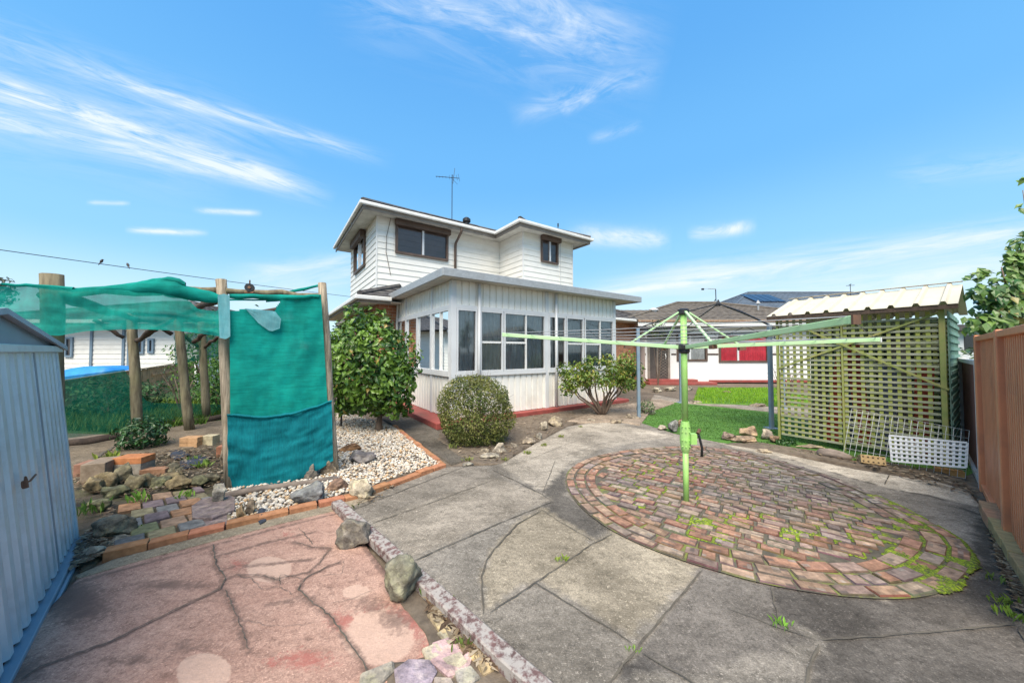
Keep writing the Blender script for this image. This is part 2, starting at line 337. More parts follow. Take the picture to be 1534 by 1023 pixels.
def blob_points(c, rad, n, lump=.18, freq=2.2, shell=.55, seed=0, cut=0.0):
    P = []; Nn = []; c = np.array(c); rad = np.array(rad)
    while len(P) < n:
        d = RNG.normal(size=3); d /= np.linalg.norm(d)
        nz = noise.noise(Vector((d*freq+seed).tolist()))
        if cut and noise.noise(Vector((d*freq*1.7+seed+9).tolist())) < -1+cut*2 - .4: continue
        k = (shell+(1-shell)*RNG.random()**.6)*(1+lump*nz*2)
        P.append(c+d*rad*k); Nn.append(d/rad*rad.mean()+RNG.normal(size=3)*.55+np.array([0,0,.35]))
    return P, Nn
def leaf_cols(P, dark, light, freq=3.5, jit=.25, odd=None, pod=.05):
    out = []
    dark = np.array(dark); light = np.array(light)
    for p in P:
        k = min(1,max(0,.5+noise.noise(Vector((p*freq).tolist()))*.9+RNG.normal()*jit))
        c = dark*(1-k)+light*k
        if odd is not None and RNG.random() < pod: c = np.array(odd)*(.7+.6*RNG.random())
        out.append(c)
    return out
# ================================================================= CAMERA, LIGHT, SKY
cam = bpy.data.cameras.new('camera'); co = bpy.data.objects.new('camera', cam); COL.objects.link(co)
co.location = (0,0,H); co.rotation_euler = (math.pi/2+TH, 0, 0); cam.sensor_width = 36; cam.lens = F/1534*36; cam.clip_end = 2000; cam.clip_start = .05
scn.camera = co
SKYK = 5.0
SUN_EL, SUN_AZ = 57, 192      # azimuth from +Y clockwise: behind the camera, to its left
sd = bpy.data.lights.new('sun','SUN'); so = bpy.data.objects.new('sun', sd); COL.objects.link(so)
sd.energy = 3.5; sd.angle = R(48); sd.color = (1,.89,.74)
dirv = Vector((math.sin(R(SUN_AZ))*math.cos(R(SUN_EL)), math.cos(R(SUN_AZ))*math.cos(R(SUN_EL)), math.sin(R(SUN_EL))))
so.rotation_euler = dirv.to_track_quat('Z','Y').to_euler(); so.location = dirv*30
w = bpy.data.worlds.new('World'); scn.world = w; w.use_nodes = True
N = w.node_tree.nodes; L = w.node_tree.links; bg = N['Background']
sky = N.new('ShaderNodeTexSky'); sky.sky_type = 'NISHITA'; sky.sun_disc = False; sky.sun_elevation = R(SUN_EL); sky.sun_rotation = R(SUN_AZ)
sky.air_density = 1.0; sky.dust_density = .6; sky.ozone_density = 2.0
tc = N.new('ShaderNodeTexCoord'); sp = N.new('ShaderNodeSeparateXYZ'); L.new(tc.outputs['Generated'], sp.inputs[0])
def mth(op, a, b=None, c=None, clamp=False):
    n = N.new('ShaderNodeMath'); n.operation = op; n.use_clamp = clamp
    for i, v in enumerate((a,b,c)):
        if v is None: continue
        if hasattr(v,'is_linked') or hasattr(v,'links'): L.new(v, n.inputs[i])
        else: n.inputs[i].default_value = v
    return n.outputs[0]
ya = mth('MAXIMUM', mth('ABSOLUTE', sp.outputs['Y']), .05)
ca = mth('DIVIDE', sp.outputs['X'], ya); cbv = mth('DIVIDE', sp.outputs['Z'], ya)
def cirrus(x0,y0,x1,y1,w,amt,sc=5,stretch=6,seed=0,lo=.42,hi=.72):
    "a streak of cirrus between two directions of the sky (photo pixels of the far sky dome)"
    a0,b0 = (x0-767)/F,(526-y0)/F; a1,b1 = (x1-767)/F,(526-y1)/F; w /= F
    ln = math.hypot(a1-a0,b1-b0); ux,uy = (a1-a0)/ln,(b1-b0)/ln
    da = mth('SUBTRACT', ca, a0); db = mth('SUBTRACT', cbv, b0)
    t = mth('ADD', mth('MULTIPLY', da, ux), mth('MULTIPLY', db, uy))
    s = mth('ADD', mth('MULTIPLY', da, -uy), mth('MULTIPLY', db, ux))
    tn = mth('DIVIDE', t, ln)
    env = mth('MULTIPLY', mth('MULTIPLY', tn, 5, None, True), mth('MULTIPLY', mth('SUBTRACT', 1.0, tn), 5, None, True))
    env = mth('MULTIPLY', env, mth('POWER', 2.718, mth('MULTIPLY', mth('MULTIPLY', s, s), -1/(w*w))))
    cb = N.new('ShaderNodeCombineXYZ'); L.new(mth('MULTIPLY', t, sc), cb.inputs[0]); L.new(mth('MULTIPLY', s, sc*stretch), cb.inputs[1]); cb.inputs[2].default_value = seed
    nz = N.new('ShaderNodeTexNoise'); nz.inputs['Scale'].default_value = 1; nz.inputs['Detail'].default_value = 9; nz.inputs['Roughness'].default_value = .68; nz.inputs['Distortion'].default_value = 1.0
    L.new(cb.outputs[0], nz.inputs['Vector'])
    mr = N.new('ShaderNodeMapRange'); mr.inputs['From Min'].default_value = lo; mr.inputs['From Max'].default_value = hi
    L.new(nz.outputs['Fac'], mr.inputs['Value'])
    return mth('MULTIPLY', mth('MULTIPLY', env, mr.outputs[0]), amt)
streaks = [cirrus(-120,88,500,296,17,1.15,3.2,11,1,.34,.7), cirrus(-160,140,470,285,12,.9,3.2,11,3.3,.36,.7), cirrus(40,75,590,240,11,.8,3,10,6,.36,.7), cirrus(-160,120,360,235,60,.5,2.2,9,8,.36,.75), cirrus(-200,-20,460,230,34,.4,3,9,11,.38,.75),
    cirrus(480,-60,1010,90,70,.55,2.6,4,9,.42,.78), cirrus(680,-80,960,80,40,.65,3.5,3,12,.4,.75), cirrus(600,-20,860,60,18,.5,4,4,14,.38,.7), cirrus(860,440,1680,330,22,.85,2.6,9,15,.3,.66), cirrus(1000,470,1680,372,20,.7,2.6,9,18,.3,.68), cirrus(820,450,1130,408,7,.8,4,6,19,.28,.6),
    cirrus(845,350,1010,358,13,1.1,5,2.2,21,.34,.68), cirrus(1030,350,1140,336,9,.95,6,2.2,24,.34,.66), cirrus(330,412,700,376,16,.6,4,6,27,.3,.64), cirrus(180,342,310,348,4,.85,5,4,30,.25,.55),
    cirrus(280,312,390,317,4,.7,5,4,33,.25,.55), cirrus(120,300,190,302,3,.6,6,4,34,.25,.55), cirrus(760,170,1000,90,16,.5,5,2.5,36,.4,.7), cirrus(840,160,900,130,9,.7,7,2,37,.36,.66), cirrus(880,205,970,180,8,.35,6,3,38,.36,.7), cirrus(340,450,560,405,16,.55,4,6,39,.3,.66), cirrus(1330,260,1640,230,18,.3,4,7,41,.35,.7)]
tot = streaks[0]
for s_ in streaks[1:]: tot = mth('ADD', tot, s_)
tot = mth('MINIMUM', tot, .88)
# clear afternoon sky: azure overhead, paler towards the horizon, over the physical sky
el = N.new('ShaderNodeValToRGB'); el.color_ramp.interpolation = 'EASE'
cr = el.color_ramp; cr.elements[0].position = 0; cr.elements[0].color = (.78,.91,.97,1); cr.elements[1].position = 1; cr.elements[1].color = (.085,.35,.80,1)
for p_, c_ in ((.09,(.58,.83,.97)), (.24,(.28,.64,.97)), (.45,(.155,.50,.95)), (.7,(.11,.42,.90))):
    e = cr.elements.new(p_); e.color = (*c_,1)
L.new(mth('MAXIMUM', sp.outputs['Z'], 0.0), el.inputs[0])
ms_ = N.new('ShaderNodeMixRGB'); ms_.blend_type = 'MULTIPLY'; ms_.inputs[0].default_value = 1; L.new(el.outputs[0], ms_.inputs[1]); ms_.inputs[2].default_value = (SKYK,)*3+(1,)
mn = N.new('ShaderNodeMixRGB'); mn.inputs[0].default_value = .15; L.new(ms_.outputs[0], mn.inputs[1]); L.new(sky.outputs[0], mn.inputs[2])
mx = N.new('ShaderNodeMixRGB'); L.new(tot, mx.inputs[0]); L.new(mn.outputs[0], mx.inputs[1]); mx.inputs[2].default_value = (SKYK*.86,SKYK*.93,SKYK*.98,1)
L.new(mx.outputs[0], bg.inputs['Color']); bg.inputs['Strength'].default_value = .10
scn.view_settings.view_transform = 'Standard'; scn.view_settings.look = 'None'; scn.view_settings.exposure = 1.15; scn.view_settings.gamma = 1
scn.cycles.use_denoising = True; scn.cycles.max_bounces = 8; scn.cycles.transparent_max_bounces = 24
# ================================================================= GROUND
gm = MB(); gr = [0,3,6,9,12,16,22,40,90,250,700]; nseg = 48
vs = [(0,4,0)]; fs = []
for i, r in enumerate(gr[1:]):
    for j in range(nseg):
        a = 2*math.pi*j/nseg; vs.append((r*math.cos(a), 4+r*math.sin(a), 0))
for j in range(nseg): fs.append((0,1+j,1+(j+1)%nseg))
for i in range(len(gr)-2):
    for j in range(nseg):
        a = 1+i*nseg; b = a+nseg; fs.append((a+j,b+j,b+(j+1)%nseg,a+(j+1)%nseg))
gm.add(vs, fs)
tag(gm.build('ground','soil'), 'bare brown garden soil under the whole yard', 'ground', None, 'structure')
C0 = Vector((-1.21,6.89,0)); YAW = R(35)
UU = Vector((math.cos(YAW),math.sin(YAW),0)); VV = Vector((-math.sin(YAW),math.cos(YAW),0))
def uv(u,v,z=0): return C0+UU*u+VV*v+Vector((0,0,z))

def concrete(name, light, dark, lichen=.5):
    m = bpy.data.materials.new(name); m.use_nodes = True; nt = m.node_tree; N = nt.nodes; L = nt.links; b = N['Principled BSDF']
    b.inputs['Roughness'].default_value = .93; b.inputs['Specular IOR Level'].default_value = .25
    tc = N.new('ShaderNodeTexCoord')
    def nz(s, d=8, r=.65, dist=0, st=None):
        n = N.new('ShaderNodeTexNoise'); n.inputs['Scale'].default_value = s; n.inputs['Detail'].default_value = d; n.inputs['Roughness'].default_value = r; n.inputs['Distortion'].default_value = dist
        if st:
            mp = N.new('ShaderNodeMapping'); mp.inputs['Scale'].default_value = st; mp.inputs['Rotation'].default_value = (0,0,.6); L.new(tc.outputs['Object'], mp.inputs[0]); L.new(mp.outputs[0], n.inputs['Vector'])
        else: L.new(tc.outputs['Object'], n.inputs['Vector'])
        return n.outputs['Fac']
    def ramp(f, p0, p1, a=(0,0,0), c=(1,1,1)):
        r = N.new('ShaderNodeValToRGB'); r.color_ramp.elements[0].position = p0; r.color_ramp.elements[1].position = p1
        r.color_ramp.elements[0].color = (*a,1); r.color_ramp.elements[1].color = (*c,1); L.new(f, r.inputs[0]); return r.outputs[0]
    def mix(f, a, c, bl='MIX'):
        n = N.new('ShaderNodeMixRGB'); n.blend_type = bl
        for i, q in enumerate((f,a,c)):
            if isinstance(q,(int,float)): n.inputs[i].default_value = q
            elif isinstance(q,tuple): n.inputs[i].default_value = (*q,1)
            else: L.new(q, n.inputs[i])
        return n.outputs[0]
    base = mix(ramp(nz(1.3,10,.7,.4), .36,.64), dark, light)
    base = mix(ramp(nz(4.5,10,.78,0,(1,2.2,1)), .48,.68,(0,0,0),(.62,.62,.62)), base, tuple(x*.5 for x in dark))      # blotches of black mould
    base = mix(ramp(nz(26,8,.85), .48,.64,(0,0,0),(.55,.55,.55)), base, tuple(x*.36 for x in dark))                  # pitted grain
    base = mix(ramp(nz(48,5,.7), .58,.66,(0,0,0),(lichen,)*3), base, tuple(min(1,x*1.6) for x in light))           # pale grains
    base = mix(ramp(nz(7,10,.86), .58,.66,(0,0,0),(lichen*.9,)*3), base, tuple(min(1,x*1.5) for x in light))
    base = mix(ramp(nz(95,3,.8), .44,.58,(0,0,0),(.4,.4,.4)), base, tuple(x*.42 for x in dark))
    base = mix(ramp(nz(13,12,.95), .555,.60,(0,0,0),(.55,.55,.55)), base, tuple(x*.34 for x in dark))
    base = mix(ramp(nz(75,3,.7,0,(1,1.6,1)), .62,.68,(0,0,0),(.45,.45,.45)), base, tuple(min(1,x*1.8) for x in light))
    at = N.new('ShaderNodeAttribute'); at.attribute_name = 'col'
    L.new(mix(1.0, base, at.outputs['Color'], 'MULTIPLY'), b.inputs['Base Color'])
    bp = N.new('ShaderNodeBump'); bp.inputs['Strength'].default_value = .8; bp.inputs['Distance'].default_value = .012; L.new(nz(32,8,.8), bp.inputs['Height']); L.new(bp.outputs[0], b.inputs['Normal'])
    return m
X['concrete'] = concrete('weathered_concrete', (.405,.365,.31), (.165,.147,.122))
def red_concrete(name):
    m = concrete(name, (.55,.36,.28), (.37,.215,.165), .25); nt = m.node_tree; N = nt.nodes; L = nt.links; b = N['Principled BSDF']
    mul = b.inputs['Base Color'].links[0].from_node; base = mul.inputs[1].links[0].from_socket; at = mul.inputs[2].links[0].from_socket
    sp = N.new('ShaderNodeSeparateColor'); L.new(at, sp.inputs[0])
    tc = N.new('ShaderNodeTexCoord')
    def mask(sock, sc, lo, hi, k, dist=.4, rough=.72):
        n = N.new('ShaderNodeTexNoise'); n.inputs['Scale'].default_value = sc; n.inputs['Detail'].default_value = 9; n.inputs['Roughness'].default_value = rough; n.inputs['Distortion'].default_value = dist; L.new(tc.outputs['Object'], n.inputs['Vector'])
        a = N.new('ShaderNodeMath'); a.operation = 'MULTIPLY_ADD'; a.inputs[1].default_value = k; L.new(n.outputs['Fac'], a.inputs[0]); L.new(sock, a.inputs[2])
        r = N.new('ShaderNodeMapRange'); r.inputs['From Min'].default_value = lo; r.inputs['From Max'].default_value = hi; L.new(a.outputs[0], r.inputs['Value']); return r.outputs[0]
    def mix(f, a, c, amt=1):
        q = N.new('ShaderNodeMath'); q.operation = 'MULTIPLY'; q.inputs[1].default_value = amt; L.new(f, q.inputs[0])
        n = N.new('ShaderNodeMixRGB'); L.new(q.outputs[0], n.inputs[0]); L.new(a, n.inputs[1]); n.inputs[2].default_value = (*c,1); return n.outputs[0]
    o = mix(mask(sp.outputs[2], 6, .62, .80, .6), base, (.55,.385,.30), .65)
    o = mix(mask(sp.outputs[0], 13, 1.20, 1.30, 1.8, 1.0, .85), o, (.315,.105,.085), .7)
    o = mix(mask(sp.outputs[0], 32, .66, .8, .9, 0, .7), o, (.36,.13,.105), .5)
    o = mix(mask(sp.outputs[1], 9, .98, 1.28, 1.5, .7, .85), o, (.13,.088,.07), .72)
    o = mix(mask(sp.outputs[1], 30, .66, .84, .95, 0, .6), o, (.14,.09,.075), .5)
    L.new(o, b.inputs['Base Color']); return m
X['concrete_red'] = red_concrete('worn_red_concrete')
X['kerb'] = concrete('kerb_concrete', (.36,.30,.22), (.24,.2,.14), .5)
# ---- main concrete paving
cpoly = pix((512,757),(545,746),(600,726),(668,703),(742,700),(762,692),(800,668),(850,641),(900,633),(950,632),(1010,652),(1080,666),(1130,672),(1180,684),(1280,706),(1340,716),(1400,724),(1450,738),(1470,765),(1492,830),(1525,905))
cpoly = [Vector((p.x,p.y)) for p in cpoly]+[Vector((2.9,1.3)),Vector((3.3,-.6)),Vector((1.9,-.6)),Vector((.36,1.25))]
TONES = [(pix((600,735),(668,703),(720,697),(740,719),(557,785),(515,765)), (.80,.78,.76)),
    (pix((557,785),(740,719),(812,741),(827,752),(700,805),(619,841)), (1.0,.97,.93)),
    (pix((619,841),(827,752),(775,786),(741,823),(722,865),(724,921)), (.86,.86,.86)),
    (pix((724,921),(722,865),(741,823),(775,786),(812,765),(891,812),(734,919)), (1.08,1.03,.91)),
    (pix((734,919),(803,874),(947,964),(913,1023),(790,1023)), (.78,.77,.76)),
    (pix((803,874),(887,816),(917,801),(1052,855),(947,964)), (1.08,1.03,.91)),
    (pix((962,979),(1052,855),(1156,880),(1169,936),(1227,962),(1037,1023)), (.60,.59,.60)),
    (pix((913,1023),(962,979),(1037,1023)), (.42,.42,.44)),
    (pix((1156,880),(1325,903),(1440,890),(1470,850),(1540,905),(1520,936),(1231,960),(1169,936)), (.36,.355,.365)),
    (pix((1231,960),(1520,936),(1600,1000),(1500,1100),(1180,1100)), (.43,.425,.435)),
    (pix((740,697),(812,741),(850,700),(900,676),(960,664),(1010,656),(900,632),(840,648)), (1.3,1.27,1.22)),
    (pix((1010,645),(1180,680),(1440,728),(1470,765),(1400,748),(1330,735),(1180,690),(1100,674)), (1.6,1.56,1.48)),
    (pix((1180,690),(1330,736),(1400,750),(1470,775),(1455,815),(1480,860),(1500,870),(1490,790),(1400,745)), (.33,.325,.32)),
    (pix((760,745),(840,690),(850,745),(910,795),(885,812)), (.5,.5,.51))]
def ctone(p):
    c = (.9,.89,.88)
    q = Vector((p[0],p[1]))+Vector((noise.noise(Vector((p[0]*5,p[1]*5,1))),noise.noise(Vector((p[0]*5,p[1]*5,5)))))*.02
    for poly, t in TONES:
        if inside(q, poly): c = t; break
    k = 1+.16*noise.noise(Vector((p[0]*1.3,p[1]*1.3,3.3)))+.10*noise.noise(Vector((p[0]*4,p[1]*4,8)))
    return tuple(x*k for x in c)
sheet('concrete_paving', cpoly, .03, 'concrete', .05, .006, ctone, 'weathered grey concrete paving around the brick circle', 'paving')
# dirt filled joints and cracks
def strip(mb, pts, w, z, jag=.004, sub=.05):
    P = [Vector((p[0],p[1])) for p in pts]; Q = []
    for a, b in zip(P, P[1:]):
        n = max(1,int((b-a).length/sub)); Q += [a.lerp(b,i/n) for i in range(n)]
    Q.append(P[-1]); vs = []; fs = []
    for i, q in enumerate(Q):
        d = (Q[min(i+1,len(Q)-1)]-Q[max(i-1,0)]).normalized(); nn = Vector((-d.y,d.x)); q = q+nn*rnd(-jag,jag)
        ww = w*rnd(.35,1.0)/2*(1 if 0 < i < len(Q)-1 else .4)
        vs += [(*(q+nn*ww), z+.0045*noise.noise(Vector((q.x*9,q.y*9,2)))*0), (*(q-nn*ww), z)]
    for i in range(len(Q)-1): fs.append((2*i+1,2*i+3,2*i+2,2*i))
    mb.add(vs, fs)
jm = MB()
for pts, wd in [([(531,763),(668,710),(712,694)],.012), ([(557,785),(650,752),(740,719)],.010), ([(619,841),(740,788),(827,752)],.014),
    ([(724,921),(722,865),(728,840),(741,823),(775,786),(812,765)],.014), ([(734,919),(830,855),(887,816),(917,801)],.011), ([(1052,855),(960,965),(905,1033)],.014),
    ([(803,874),(870,917),(947,964)],.012), ([(962,979),(1037,1023),(1090,1055)],.013), ([(812,765),(850,789),(891,812)],.008), ([(737,704),(775,722),(812,741)],.014),
    ([(827,752),(812,741),(832,690)],.008), ([(1156,880),(1160,905),(1169,936)],.012), ([(1090,912),(1150,935),(1227,962)],.008), ([(1227,966),(1215,995),(1207,1030)],.013),
    ([(1231,960),(1350,952),(1520,936)],.013), ([(1525,940),(1560,1000)],.012), ([(840,685),(900,665),(980,655),(1010,652)],.007), ([(880,640),(990,657)],.008), ([(1332,712),(1325,726)],.012),
    ([(742,700),(790,690),(850,665),(890,652)],.007), ([(880,745),(1000,800)],.0)]:
    if wd: strip(jm, [G(x,y,.03) for x,y in pts], wd, .0385)
tag(jm.build('paving_joints','joint'), 'dark dirt filled joints and cracks across the concrete', 'joints', None, 'structure')
# ---- brick circle
CP = [(846,719),(850,741),(880,771),(910,793),(943,810),(1000,835),(1074,857),(1100,865),(1156,880),(1250,895),(1325,900),(1381,898),(1437,883),(1463,850),(1456,820),(1418,797),(1381,775),(1332,752),(1280,728),(1224,707),(1175,692),(1100,672),(1030,668),(962,672),(910,679),(868,692),(850,706)]
circ = spline([G(x,y,.03) for x,y in CP], 4)
def smooth_loop(P, it):
    for _ in range(it): P = [(P[i-1]+P[i]*2+P[(i+1)%len(P)])/4 for i in range(len(P))]
    return P
circ = smooth_loop(circ, 10)
def resample(P, step):
    L_ = [0]
    for i in range(len(P)): L_.append(L_[-1]+(P[(i+1)%len(P)]-P[i]).length)
    n = max(8,int(round(L_[-1]/step))); out = []; j = 0
    for k in range(n):
        t = L_[-1]*k/n
        while L_[j+1] < t: j += 1
        out.append(P[j].lerp(P[(j+1)%len(P)], (t-L_[j])/(L_[j+1]-L_[j]+1e-9)))
    return out
def inset(P, d):
    out = []
    for i in range(len(P)):
        t = (P[(i+1)%len(P)]-P[i-1]).normalized(); n = Vector((-t.y,t.x)); out.append(P[i]+n*d)
    return out
ar = sum(circ[i-1].x*circ[i].y-circ[i].x*circ[i-1].y for i in range(len(circ)))
if ar < 0: circ.reverse()
circ = resample(circ, .06)
cg = MB(); cg.add([(p.x,p.y,.041) for p in circ], [tuple(range(len(circ)))])
tag(cg.build('mossy_bed','mossgap'), 'mossy dark earth showing in the joints of the brick circle', 'paving bed', None, 'structure')
PAL = [(.43,.20,.125),(.38,.165,.11),(.43,.285,.205),(.40,.31,.245),(.27,.185,.175),(.27,.225,.2),(.37,.25,.19),(.44,.36,.28),(.24,.19,.195),(.42,.26,.17)]
bm_ = MB(); BR = []
def paver(c, t, l, wd, h, warm):
    "one paver with chipped arrises"
    n = Vector((-t.y,t.x)); l *= rnd(.93,1.0); wd *= rnd(.92,1.0)
    an = rnd(-.03,.03); t2 = (t+n*an).normalized(); n = Vector((-t2.y,t2.x)); t = t2
    z = h+rnd(-.005,.005); ch = .006; tl = rnd(-.004,.004)
    k = rnd(.75,1.15); col = random.choice(PAL if random.random() > warm else [PAL[0],PAL[1],PAL[9],PAL[2]])
    q = Vector((c.x,c.y,0)); px = 767+F*c.x/c.y; py = 526+F*1.5/c.y
    g = max(0,min(1,(px-1020)/150))*max(0,min(1,(790-py)/50))       # the far right of the circle is grey with old cement
    k *= 1-.25*g; gy = sum(col)/3
    col = tuple(x*.6+y*.4 for x,y in zip(col,(.33,.25,.185)))
    col = tuple((x*(1-.55*g)+gy*.55*g)*k for x in col)
    vs = []
    for sx, sy in ((-1,-1),(1,-1),(1,1),(-1,1)):
        p = c+t*sx*l/2+n*sy*wd/2+Vector((rnd(-.004,.004),rnd(-.004,.004))); vs.append((p.x,p.y,z-ch-.03))
    for sx, sy in ((-1,-1),(1,-1),(1,1),(-1,1)):
        p = c+t*sx*l/2+n*sy*wd/2+Vector((rnd(-.003,.003),rnd(-.003,.003))); vs.append((p.x,p.y,z-ch))
    for sx, sy in ((-1,-1),(1,-1),(1,1),(-1,1)):
        p = c+t*sx*(l/2-ch)+n*sy*(wd/2-ch); vs.append((p.x,p.y,z+tl*sx))
    fs = []
    for o in (0,4):
        for i in range(4): fs.append((o+i,o+(i+1)%4,o+4+(i+1)%4,o+4+i))
    bm_.add(vs, fs, tuple(x*rnd(.35,.6) for x in col))
    a_,b_,c_,d_q = [Vector(v) for v in vs[8:12]]; nx_,ny_ = (4,3) if l > .14 else (3,3); gr_ = [[a_.lerp(b_,i/nx_).lerp(d_q.lerp(c_,i/nx_),j/ny_)+Vector((0,0,rnd(-.001,.001))) for i in range(nx_+1)] for j in range(ny_+1)]
    wear = rnd(.0,.5)
    for j in range(ny_):
        for i in range(nx_):
            e = (i in (0,nx_-1))+(j in (0,ny_-1)); kk = (1.12-.16*e*wear*2)*rnd(.80,1.15)
            cl_ = tuple(x*kk for x in col)
            if random.random() < .12+.25*g: cl_ = tuple(x*.4+y*.6 for x,y in zip(cl_,random.choice([(.10,.09,.085),(.34,.31,.28),(.13,.12,.10)])))
            bm_.add([gr_[j][i],gr_[j][i+1],gr_[j+1][i+1],gr_[j+1][i]], [(0,1,2,3)], cl_); BR.append((c,t,n,l,wd,z))
d = .0; rings = 3
for k in range(rings):
    wdt = .115 if k else .10
    ring = resample(smooth_loop(inset(circ, d+wdt/2), 3), .205 if k != 1 else .215); off = k*.5
    m_ = len(ring)
    for i in range(m_):
        a = ring[i]; b = ring[(i+1)%m_]
        if k == 1 and random.random() < .3:
            for f_ in (.25,.75): paver(a.lerp(b,f_), (b-a).normalized(), (b-a).length/2-.012, wdt-.012, .050, .5)
        else: paver(a.lerp(b,.5), (b-a).normalized(), (b-a).length-.010, wdt-.008, .050, .55)
    d += wdt+.002
inner = smooth_loop(inset(circ, d+.02), 6)
ctr = Vector((2.3,3.6)); th = R(-38)
for row in range(-24,25):
    tt = Vector((math.cos(th),math.sin(th))); nn = Vector((-tt.y,tt.x)); s = -2.6+(row%2)*.115+rnd(-.03,.03)
    while s < 2.6:
        l = random.choice([.19,.19,.18,.10,.14]); c = ctr+tt*(s+l/2)+nn*row*.098
        bow = nn*.05*math.sin(s*1.1)
        c = c+bow
        if inside(c, inner): paver(c, tt, l-.013, .088, .050, .12 if row not in (1,2) else .9)
        s += l
tag(bm_.build('brick_paving','paver'), 'round patio of old red and grey brick pavers', 'brick paving', None, 'structure')
# ---- moss
def tuft(mb, p, r, col):
    k = 7; zc = .3*r; ph = rnd(0,6); el = rnd(.8,1.7)
    vs = [(p[0],p[1],p[2]+zc)]; ring = []
    for rr, h in ((.55,.26),(1.0,0.02),(1.15,-.3)):
        for j in range(k):
            a = 2*math.pi*j/k+rnd(-.25,.25); q = r*rr*rnd(.75,1.25); x = q*math.cos(a)*el; y = q*math.sin(a)
            vs.append((p[0]+x*math.cos(ph)-y*math.sin(ph),p[1]+x*math.sin(ph)+y*math.cos(ph),p[2]+h*r+rnd(-.08,.08)*r))
    fs = [(0,1+j,1+(j+1)%k) for j in range(k)]
    for t in (1,1+k): fs += [(t+j,t+k+j,t+k+(j+1)%k,t+(j+1)%k) for j in range(k)]
    mb.add(vs, fs, col)
mo = MB()
hot = [(pix((1290,805),(1340,785),(1400,785),(1465,825),(1465,880),(1420,890),(1330,850)), .75), (pix((1405,820),(1468,835),(1458,888),(1400,893)),1.1), (pix((1310,735),(1375,760),(1350,775),(1300,755)), .5), (pix((940,690),(1050,690),(1040,760),(950,770)), .16), (pix((1020,770),(1130,780),(1120,830),(1010,810)), .17),(pix((1150,770),(1300,780),(1320,850),(1200,850)),.12)]
for c,t,n,l,wd,z in BR:
    pr = .0
    for poly, q in hot:
        if inside(c, poly): pr = max(pr,q)
    if pr < .05: continue
    for e in range(int(150*pr)):
        if random.random() < .62:
            s_ = rnd(-.5,.5); side = random.choice((-1,1))
            p = c+t*s_*l+n*side*(wd/2+.006) if random.random()<.65 else c+t*side*(l/2+.007)+n*s_*wd; lim = .02
        else: p = c+t*rnd(-.5,.5)*l+n*rnd(-.5,.5)*wd; lim = .30
        f = noise.noise(Vector((p.x*4.2,p.y*4.2,4)))+.6*noise.noise(Vector((p.x*11,p.y*11,8)))+pr*.62-.32
        if f < lim-.12: continue
        g = rnd(.6,1.05); big = min(1,max(0,f-lim))
        tuft(mo, (p.x,p.y,.046), rnd(.004,.009)*(1+1.2*big), random.choice([(.26*g,.36*g,.012),(.21*g,.29*g,.015),(.31*g,.37*g,.03),(.14*g,.20*g,.02),(.12*g,.13*g,.04)]))
tag(mo.build('moss','moss',smooth=True), 'bright green moss growing between the brick pavers', 'moss', None, 'stuff')
# ---- dark path beside the sunroom and bed of the round shrub
ppoly = [uv(-1.02,-2.18),uv(-.96,.55),uv(-1.0,2.5),uv(-1.9,2.6),uv(-2.2,5.5),uv(-.62,6.5),uv(-.6,3.7),uv(-.41,3.7),uv(-.41,-.1),uv(-.45,-1.15),uv(-.15,-1.98)]
sheet('side_path', ppoly, .026, 'concrete', .06, .006, lambda p: tuple((.42+.22*noise.noise(Vector((p[0]*1.6,p[1]*1.6,2))))*x for x in (1,.98,.95)), 'narrow dark stained concrete path along the sunroom', 'path')
bed = pix((660,648),(695,690),(742,699),(765,688),(800,666),(850,640),(880,632),(905,624),(975,612),(955,595),(920,602),(850,616),(768,628))
sheet('garden_bed', rag(spline(bed,3),.05), .036, 'soil', .06, .02, None, 'raised soil bed in front of the sunroom', 'garden bed')
sheet('bed_paving', pix((850,634),(905,614),(990,600),(1010,606),(975,618),(958,640),(925,634),(890,636)), .052, 'concrete', .06, .006, lambda p: (1.15,1.02,.92), 'small pale concrete patch beside the branching shrub', 'paving')
# ---- red patio and its kerb
rp = pix((118,872),(225,842),(330,814),(420,790),(509,768),(560,840),(640,940),(668,1000)); rp = [Vector((p.x,p.y)) for p in rp]+[Vector((-.1,1.25)),Vector((.9,.2)),Vector((.9,-.6)),Vector((-2.6,-.6)),Vector((-2.35,1.5))]
def rtone(p):
    "R: left over red paint, G: dirt and a dark spot by the shed, B: pale patches"
    px = 767+F*p[0]/max(.3,p[1]); py = 526+F*1.5/max(.3,p[1])
    def near(x,y,rx,ry): return max(0,1-math.hypot((px-x)/rx,(py-y)/ry))
    red = max(near(600,930,110,50)*.95, near(655,970,50,60)*.7, near(360,845,40,25)*.55, near(465,985,90,30)*.8, near(440,800,30,20)*.5, near(520,930,50,30)*.8, near(345,795,30,14)*.5, near(420,990,60,24)*.6)
    if near(572,952,62,50) > .25: red = 0
    q_ = Vector((p[0],p[1])); dc = min(segd(q_,a,b) for P_ in CRK for a,b in zip(P_,P_[1:]))
    dirt = max(near(125,900,90,45)*.7, near(265,875,110,16)*.5, near(40,1000,100,50)*.45, near(300,965,90,20)*.4, near(220,985,120,18)*.4, near(560,905,60,26)*.45, near(600,925,50,40)*.5, .5*max(0,1-dc/.04))  # grime along cracks, smaller spots, and a dark area beside the shed
    pale = max(near(410,852,38,22)*3, near(318,1003,46,34)*3, near(538,886,22,12)*3, near(572,950,66,52)*2.2)
    return (min(1,red*.55), min(1,dirt), min(1,pale))
